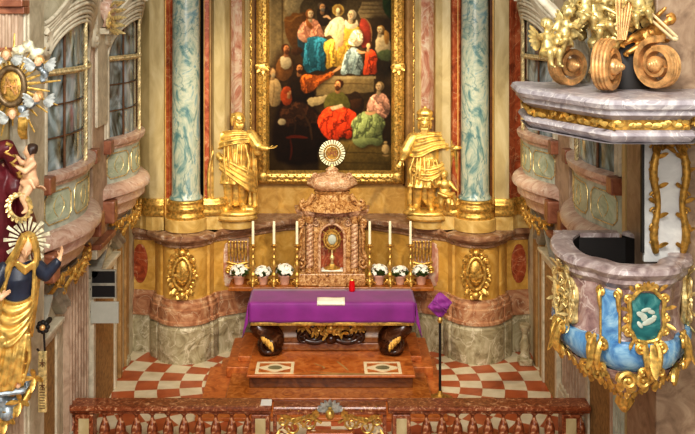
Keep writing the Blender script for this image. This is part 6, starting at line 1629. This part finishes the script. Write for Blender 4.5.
# medallion with rays, clouds and cherub heads
M['darkframe'] = gold('dark bronze', (120, 100, 72), rough=.4, metal=.5)
c = at(12, 86, 10.75)
t = thing('medallion', 'oval bronze framed gilt medallion with long rays at upper left', 'medallion', c)
b = MB().tube([c+V((.145*cos(a), -.04, .2*sin(a))) for a in [2*PI*k/36 for k in range(36)]], .034, 8, closed=True); b.build('frame', M['darkframe'], t)
b = MB().ell(c, (.13, .03, .185), n=24); d = b.build('disc', M['gold'], t)
b = MB()
for pts in ([(-.07, -.08), (-.05, .08), (0, -.03), (.05, .08), (.07, -.08)], [(-.08, .0), (.08, .0)], [(-.05, .10), (.05, -.1)]): b.tube([c+V((x, -.035, z)) for x, z in pts], .012, 6)
b.build('monogram', M['bronze'], d)
b = MB()
for k in range(26):
    a = 2*PI*k/26+.1; L = (.52, .40, .46)[k % 3]
    b.tube([c+V((cos(a)*.16, .03, sin(a)*.2)), c+V((cos(a)*L, .05, sin(a)*L*1.1))], [.022, .008], 6, flat=.5, up=(0, 1, 0))
b.build('rays', M['gold'], t)
cloud('silver_cloud', [(6, 58, 10.7, .06), (18, 52, 10.65, .07), (30, 47, 10.65, .08), (36, 53, 10.65, .06)], M['shine'], 'white silvered cloud above the medallion')
cloud('silver_cloud', [(40, 66, 10.7, .05), (44, 74, 10.7, .05), (42, 80, 10.7, .04)], M['silverblue'], 'small grey cloud beside the cherub head right of the medallion')
cloud('silver_cloud', [(22, 110, 10.7, .05), (29, 104, 10.7, .06), (36, 102, 10.7, .04)], M['silverblue'], 'grey cloud below the medallion')
def cherub(px, py, Y, yaw, label, r=.058):
    c = at(px, py, Y); t = thing('cherub_head', label, 'cherub', c, 'cherub heads around the medallion'); R = rotm(yaw, .1)
    b = MB(); head(b, c, r, R); b.build('face', M['skin'], t, fuse=.007, sm=2)
    b = MB(); hair(b, c, r, R, .1, 4); b.build('hair', M['bronze'], t, fuse=.008, sm=1)
    for s in (-1, 1):
        b = MB()
        for k in range(6): b.leaf(c+V((s*.05, .03, -.05)), (s*1, .1, .7-.35*k), (0, -1, 0), .15-.012*k, .025, .15)
        b.build('wing', M['silver'], t)
cherub(39, 61, 10.6, -.6, 'cherub head with gilt wings upper right of the medallion')
cherub(38, 97, 10.6, -.9, 'cherub head with gilt wings lower right of the medallion')
cherub(6, 55, 10.6, .2, 'cherub head with gilt wings above the medallion')
cherub(12, 114, 10.6, .4, 'cherub head with gilt wings below the medallion')
b = MB()
for k in range(5): b.tube(chaikin([at(18+1.5*k, 112, 10.7), at(20+1.6*k, 122, 10.6), at(19+1.4*k, 132, 10.65), at(22+1.2*k, 139, 10.7)]), [.012, .022, .022, .008], 6)
o = b.build('gilded_tassel', M['gold']); tag(o, 'gilt hanging drapery end below the medallion at left', 'carved drapery')
# gilt notice plaque and dark rosette on the pier edge
t = thing('gilded_plaque', 'tall narrow gilt plaque with dark marks hanging on the left pier', 'plaque', at(42, 382, 11.1))
p0, p1 = at(38.5, 412, 11.12), at(47, 351, 11.12)
MB().box(p0.x, p1.x, 11.10, 11.14, p0.z, p1.z).build('board', M['gold_pale'], t, smooth=0, bevel=.008)
b = MB(); cx = (p0.x+p1.x)/2
for q in (.82, .45):
    z = p0.z+(p1.z-p0.z)*q; b.tube([(cx-.03, 11.095, z), (cx+.03, 11.095, z)], .006, 5); b.tube([(cx, 11.095, z-.05), (cx, 11.095, z+.04)], .006, 5); b.tube([(cx-.025, 11.095, z-.04), (cx, 11.095, z), (cx+.025, 11.095, z-.04)], .005, 5)
for k in range(8): z = p0.z+.05+.03*k; b.tube([(cx-.03, 11.095, z), (cx+.03, 11.095, z)], .004, 5)
b.build('dark_marks', M['wood'], t)
MB().tube([(cx, 11.13, p1.z-.05), (cx-.12, 11.32, p1.z-.05)], .012, 6).build('hook', M['gloss_dark'], t)
c = at(43, 327, 11.05); t = thing('dark_rosette', 'dark carved rosette knob on the left pier above the plaque', 'ornament', c)
b = MB()
for k in range(8): a = 2*PI*k/8; b.ell(c+V((.05*cos(a), 0, .05*sin(a))), (.03, .03, .03), n=10, m=8)
b.build('petals', M['gloss_dark'], t); MB().ell(c+V((0, -.02, 0)), .035).build('centre', M['bronze'], t)
MB().tube([c, (c.x, 11.32, c.z)], .03, 8).build('stem', M['gloss_dark'], t)
b = MB().tube([c+V((0, .03, -.05)), V((c.x, 11.12, p1.z))], .012, 6); b.build('hanger', M['gloss_dark'], t)
# hymn board and pale screen on brackets from the left wall
M['blackp'] = plain('black board', (16, 14, 14), .5)
M['screen'] = plain('pale grey board', (176, 174, 160), .6, var=.03)
YB_ = 15.3
t = thing('hymn_board', 'two black number boards in pale frames mounted on left wall', 'notice board', at(103, 283, YB_))
for (y0_, y1_) in ((271, 283), (285.5, 297)):
    a, c = at(92, y1_, YB_), at(115, y0_, YB_)
    q = MB().box(a.x, c.x, YB_, YB_+.03, a.z, c.z).build('board', M['blackp'], t, smooth=0)
    f = MB(); w_ = .018
    f.box(a.x-w_, c.x+w_, YB_-.012, YB_+.035, a.z-w_, a.z).box(a.x-w_, c.x+w_, YB_-.012, YB_+.035, c.z, c.z+w_).box(a.x-w_, a.x, YB_-.012, YB_+.035, a.z, c.z).box(c.x, c.x+w_, YB_-.012, YB_+.035, a.z, c.z)
    f.build('board_frame', M['greystone'], q, smooth=0)
a = at(92, 290, YB_); MB().tube([(-3.75, YB_+.05, a.z), (a.x+.1, YB_+.05, a.z)], .02, 8).build('bracket', M['gloss_dark'], t)
t = thing('pale_screen', 'plain pale grey board mounted below the black number boards', 'screen', at(105, 313, YB_))
a, c = at(90.5, 323.5, YB_), at(118.5, 302, YB_)
MB().box(a.x, c.x, YB_, YB_+.04, a.z, c.z).build('board', M['screen'], t, smooth=0, bevel=.006)
MB().tube([(-3.75, YB_+.06, (a.z+c.z)/2), (a.x+.1, YB_+.06, (a.z+c.z)/2)], .02, 8).build('bracket', M['gloss_dark'], t)
# turned stone posts in the far corners
for px, lb in ((123, 'turned yellow stone post in the far left corner by the plinth'), (525, 'turned yellow stone post in the far right corner by the plinth')):
    Y = 18.1; X = (px-CX)*Y/F
    t = thing('stone_post', lb, 'post', (X, Y, 0), 'turned stone posts in the far corners')
    MB().box(X-.12, X+.12, Y-.12, Y+.12, 0, .12).build('foot', M['skirt'], t, smooth=0, bevel=.02)
    MB().lathe([(.14, .12), (.15, .16), (.11, .2), (.13, .3), (.14, .36), (.08, .5), (.07, .58), (.11, .62), (.11, .66), (.14, .68), (.14, .74)], (X, Y, 0), 20, sx=.72, sy=.72).build('shaft', M['skirt'], t, smooth=50)

# pink and gilt urn ornament on the pilaster between the two left windows
c = V((-3.52, 15.5, HC-(14-HY)*15.5/F))
t = thing('carved_urn', 'pink urn with gilt leaves on pilaster between the two left windows', 'carved ornament', c)
MB().lathe([(.03, -.22), (.08, -.2), (.05, -.12), (.12, .0), (.15, .1), (.11, .18), (.07, .2), (.09, .24)], c, 24, rad=lambda a, z: 1+.06*cos(8*a)).build('urn', M['shelfpink'], t, smooth=60)
for s in (-1, 1):
    b = MB()
    for k in range(5): b.leaf(c+V((.06, s*.1, .1-.08*k)), (.5, s*1, .6-.3*k), (1, 0, 0), .2, .04, .5)
    b.scroll(c+V((.06, s*.2, -.15)), (0, s, 0), (0, 0, 1), .09, 1.4, .025, PI/2, -1); b.tube([c+V((.05, s*.08, .14)), c+V((.06, s*.1, -.1)), c+V((.06, s*.2, -.2))], .03, 6)
    b.build('gilded_leaf', M['gold_pale'], t)
MB().box(-3.66, -3.46, 15.36, 15.64, c.z-.32, c.z-.22).build('bracket', M['stone'], t, smooth=0, bevel=.02)
# ------------------------------------------------------------------ camera and light
cam = bpy.data.cameras.new('camera'); co = bpy.data.objects.new('camera', cam); COL.objects.link(co)
co.location = (0, 0, HC); co.rotation_euler = (PI/2, 0, 0)
cam.sensor_width = 36; cam.lens = F/695*36; cam.shift_x = (347.5-CX)/695; cam.shift_y = -(217-HY)/695
cam.clip_end = 200
SC.camera = co
w = bpy.data.worlds.new('world'); SC.world = w; w.use_nodes = True
# noise of dark and bright patches, added for contrast in the gold's reflections
nt = w.node_tree; bg = nt.nodes['Background']; bg.inputs['Strength'].default_value = .95
tc = nt.nodes.new('ShaderNodeTexCoord'); n = nt.nodes.new('ShaderNodeTexNoise'); n.inputs['Scale'].default_value = 3.2; n.inputs['Detail'].default_value = 2
nt.links.new(tc.outputs['Generated'], n.inputs['Vector'])
r = nt.nodes.new('ShaderNodeValToRGB'); e = r.color_ramp.elements; e.new(.5)
for el, (p, c) in zip(e, ((.40, (.10, .085, .07)), (.52, (.40, .37, .32)), (.62, (1.5, 1.46, 1.4)))): el.position = p; el.color = (*c, 1)
nt.links.new(n.outputs['Fac'], r.inputs['Fac']); nt.links.new(r.outputs['Color'], bg.inputs['Color'])
def area(loc, aim, size, power, c=(1, .86, .66)):
    l = bpy.data.lights.new('lamp', 'AREA'); l.shape = 'DISK'; l.size = size; l.energy = power; l.color = c
    o = bpy.data.objects.new('lamp', l); COL.objects.link(o); o.location = loc
    o.rotation_euler = (V(aim)-V(loc)).to_track_quat('-Z', 'Y').to_euler(); return o
def spot(loc, aim, power, ang, c=(1, .86, .62), r=.12, blend=.5):
    l = bpy.data.lights.new('spot', 'SPOT'); l.energy = power; l.spot_size = math.radians(ang); l.spot_blend = blend; l.color = c; l.shadow_soft_size = r
    o = bpy.data.objects.new('spot', l); COL.objects.link(o); o.location = loc
    o.rotation_euler = (V(aim)-V(loc)).to_track_quat('-Z', 'Y').to_euler(); return o
area((0, 3, 11), (0, 17, 3), 3.0, 1400, (1, .97, .92))  # added soft light high over the nave, aimed at the altar
area((0, -3, 8), (0, 14, 3.5), 4.0, 900, (1, .98, .95))  # added fill from behind the camera, brightens side walls and balconies
spot((-3.2, 12.6, 7.6), (.6, 19.2, 2.2), 1500, 62)
spot((3.2, 12.6, 7.6), (-.6, 19.2, 2.2), 1500, 62)
SC.view_settings.view_transform = 'Standard'
try: SC.view_settings.look = 'Medium High Contrast'
except Exception: SC.view_settings.look = 'None'
SC.view_settings.exposure = -.42
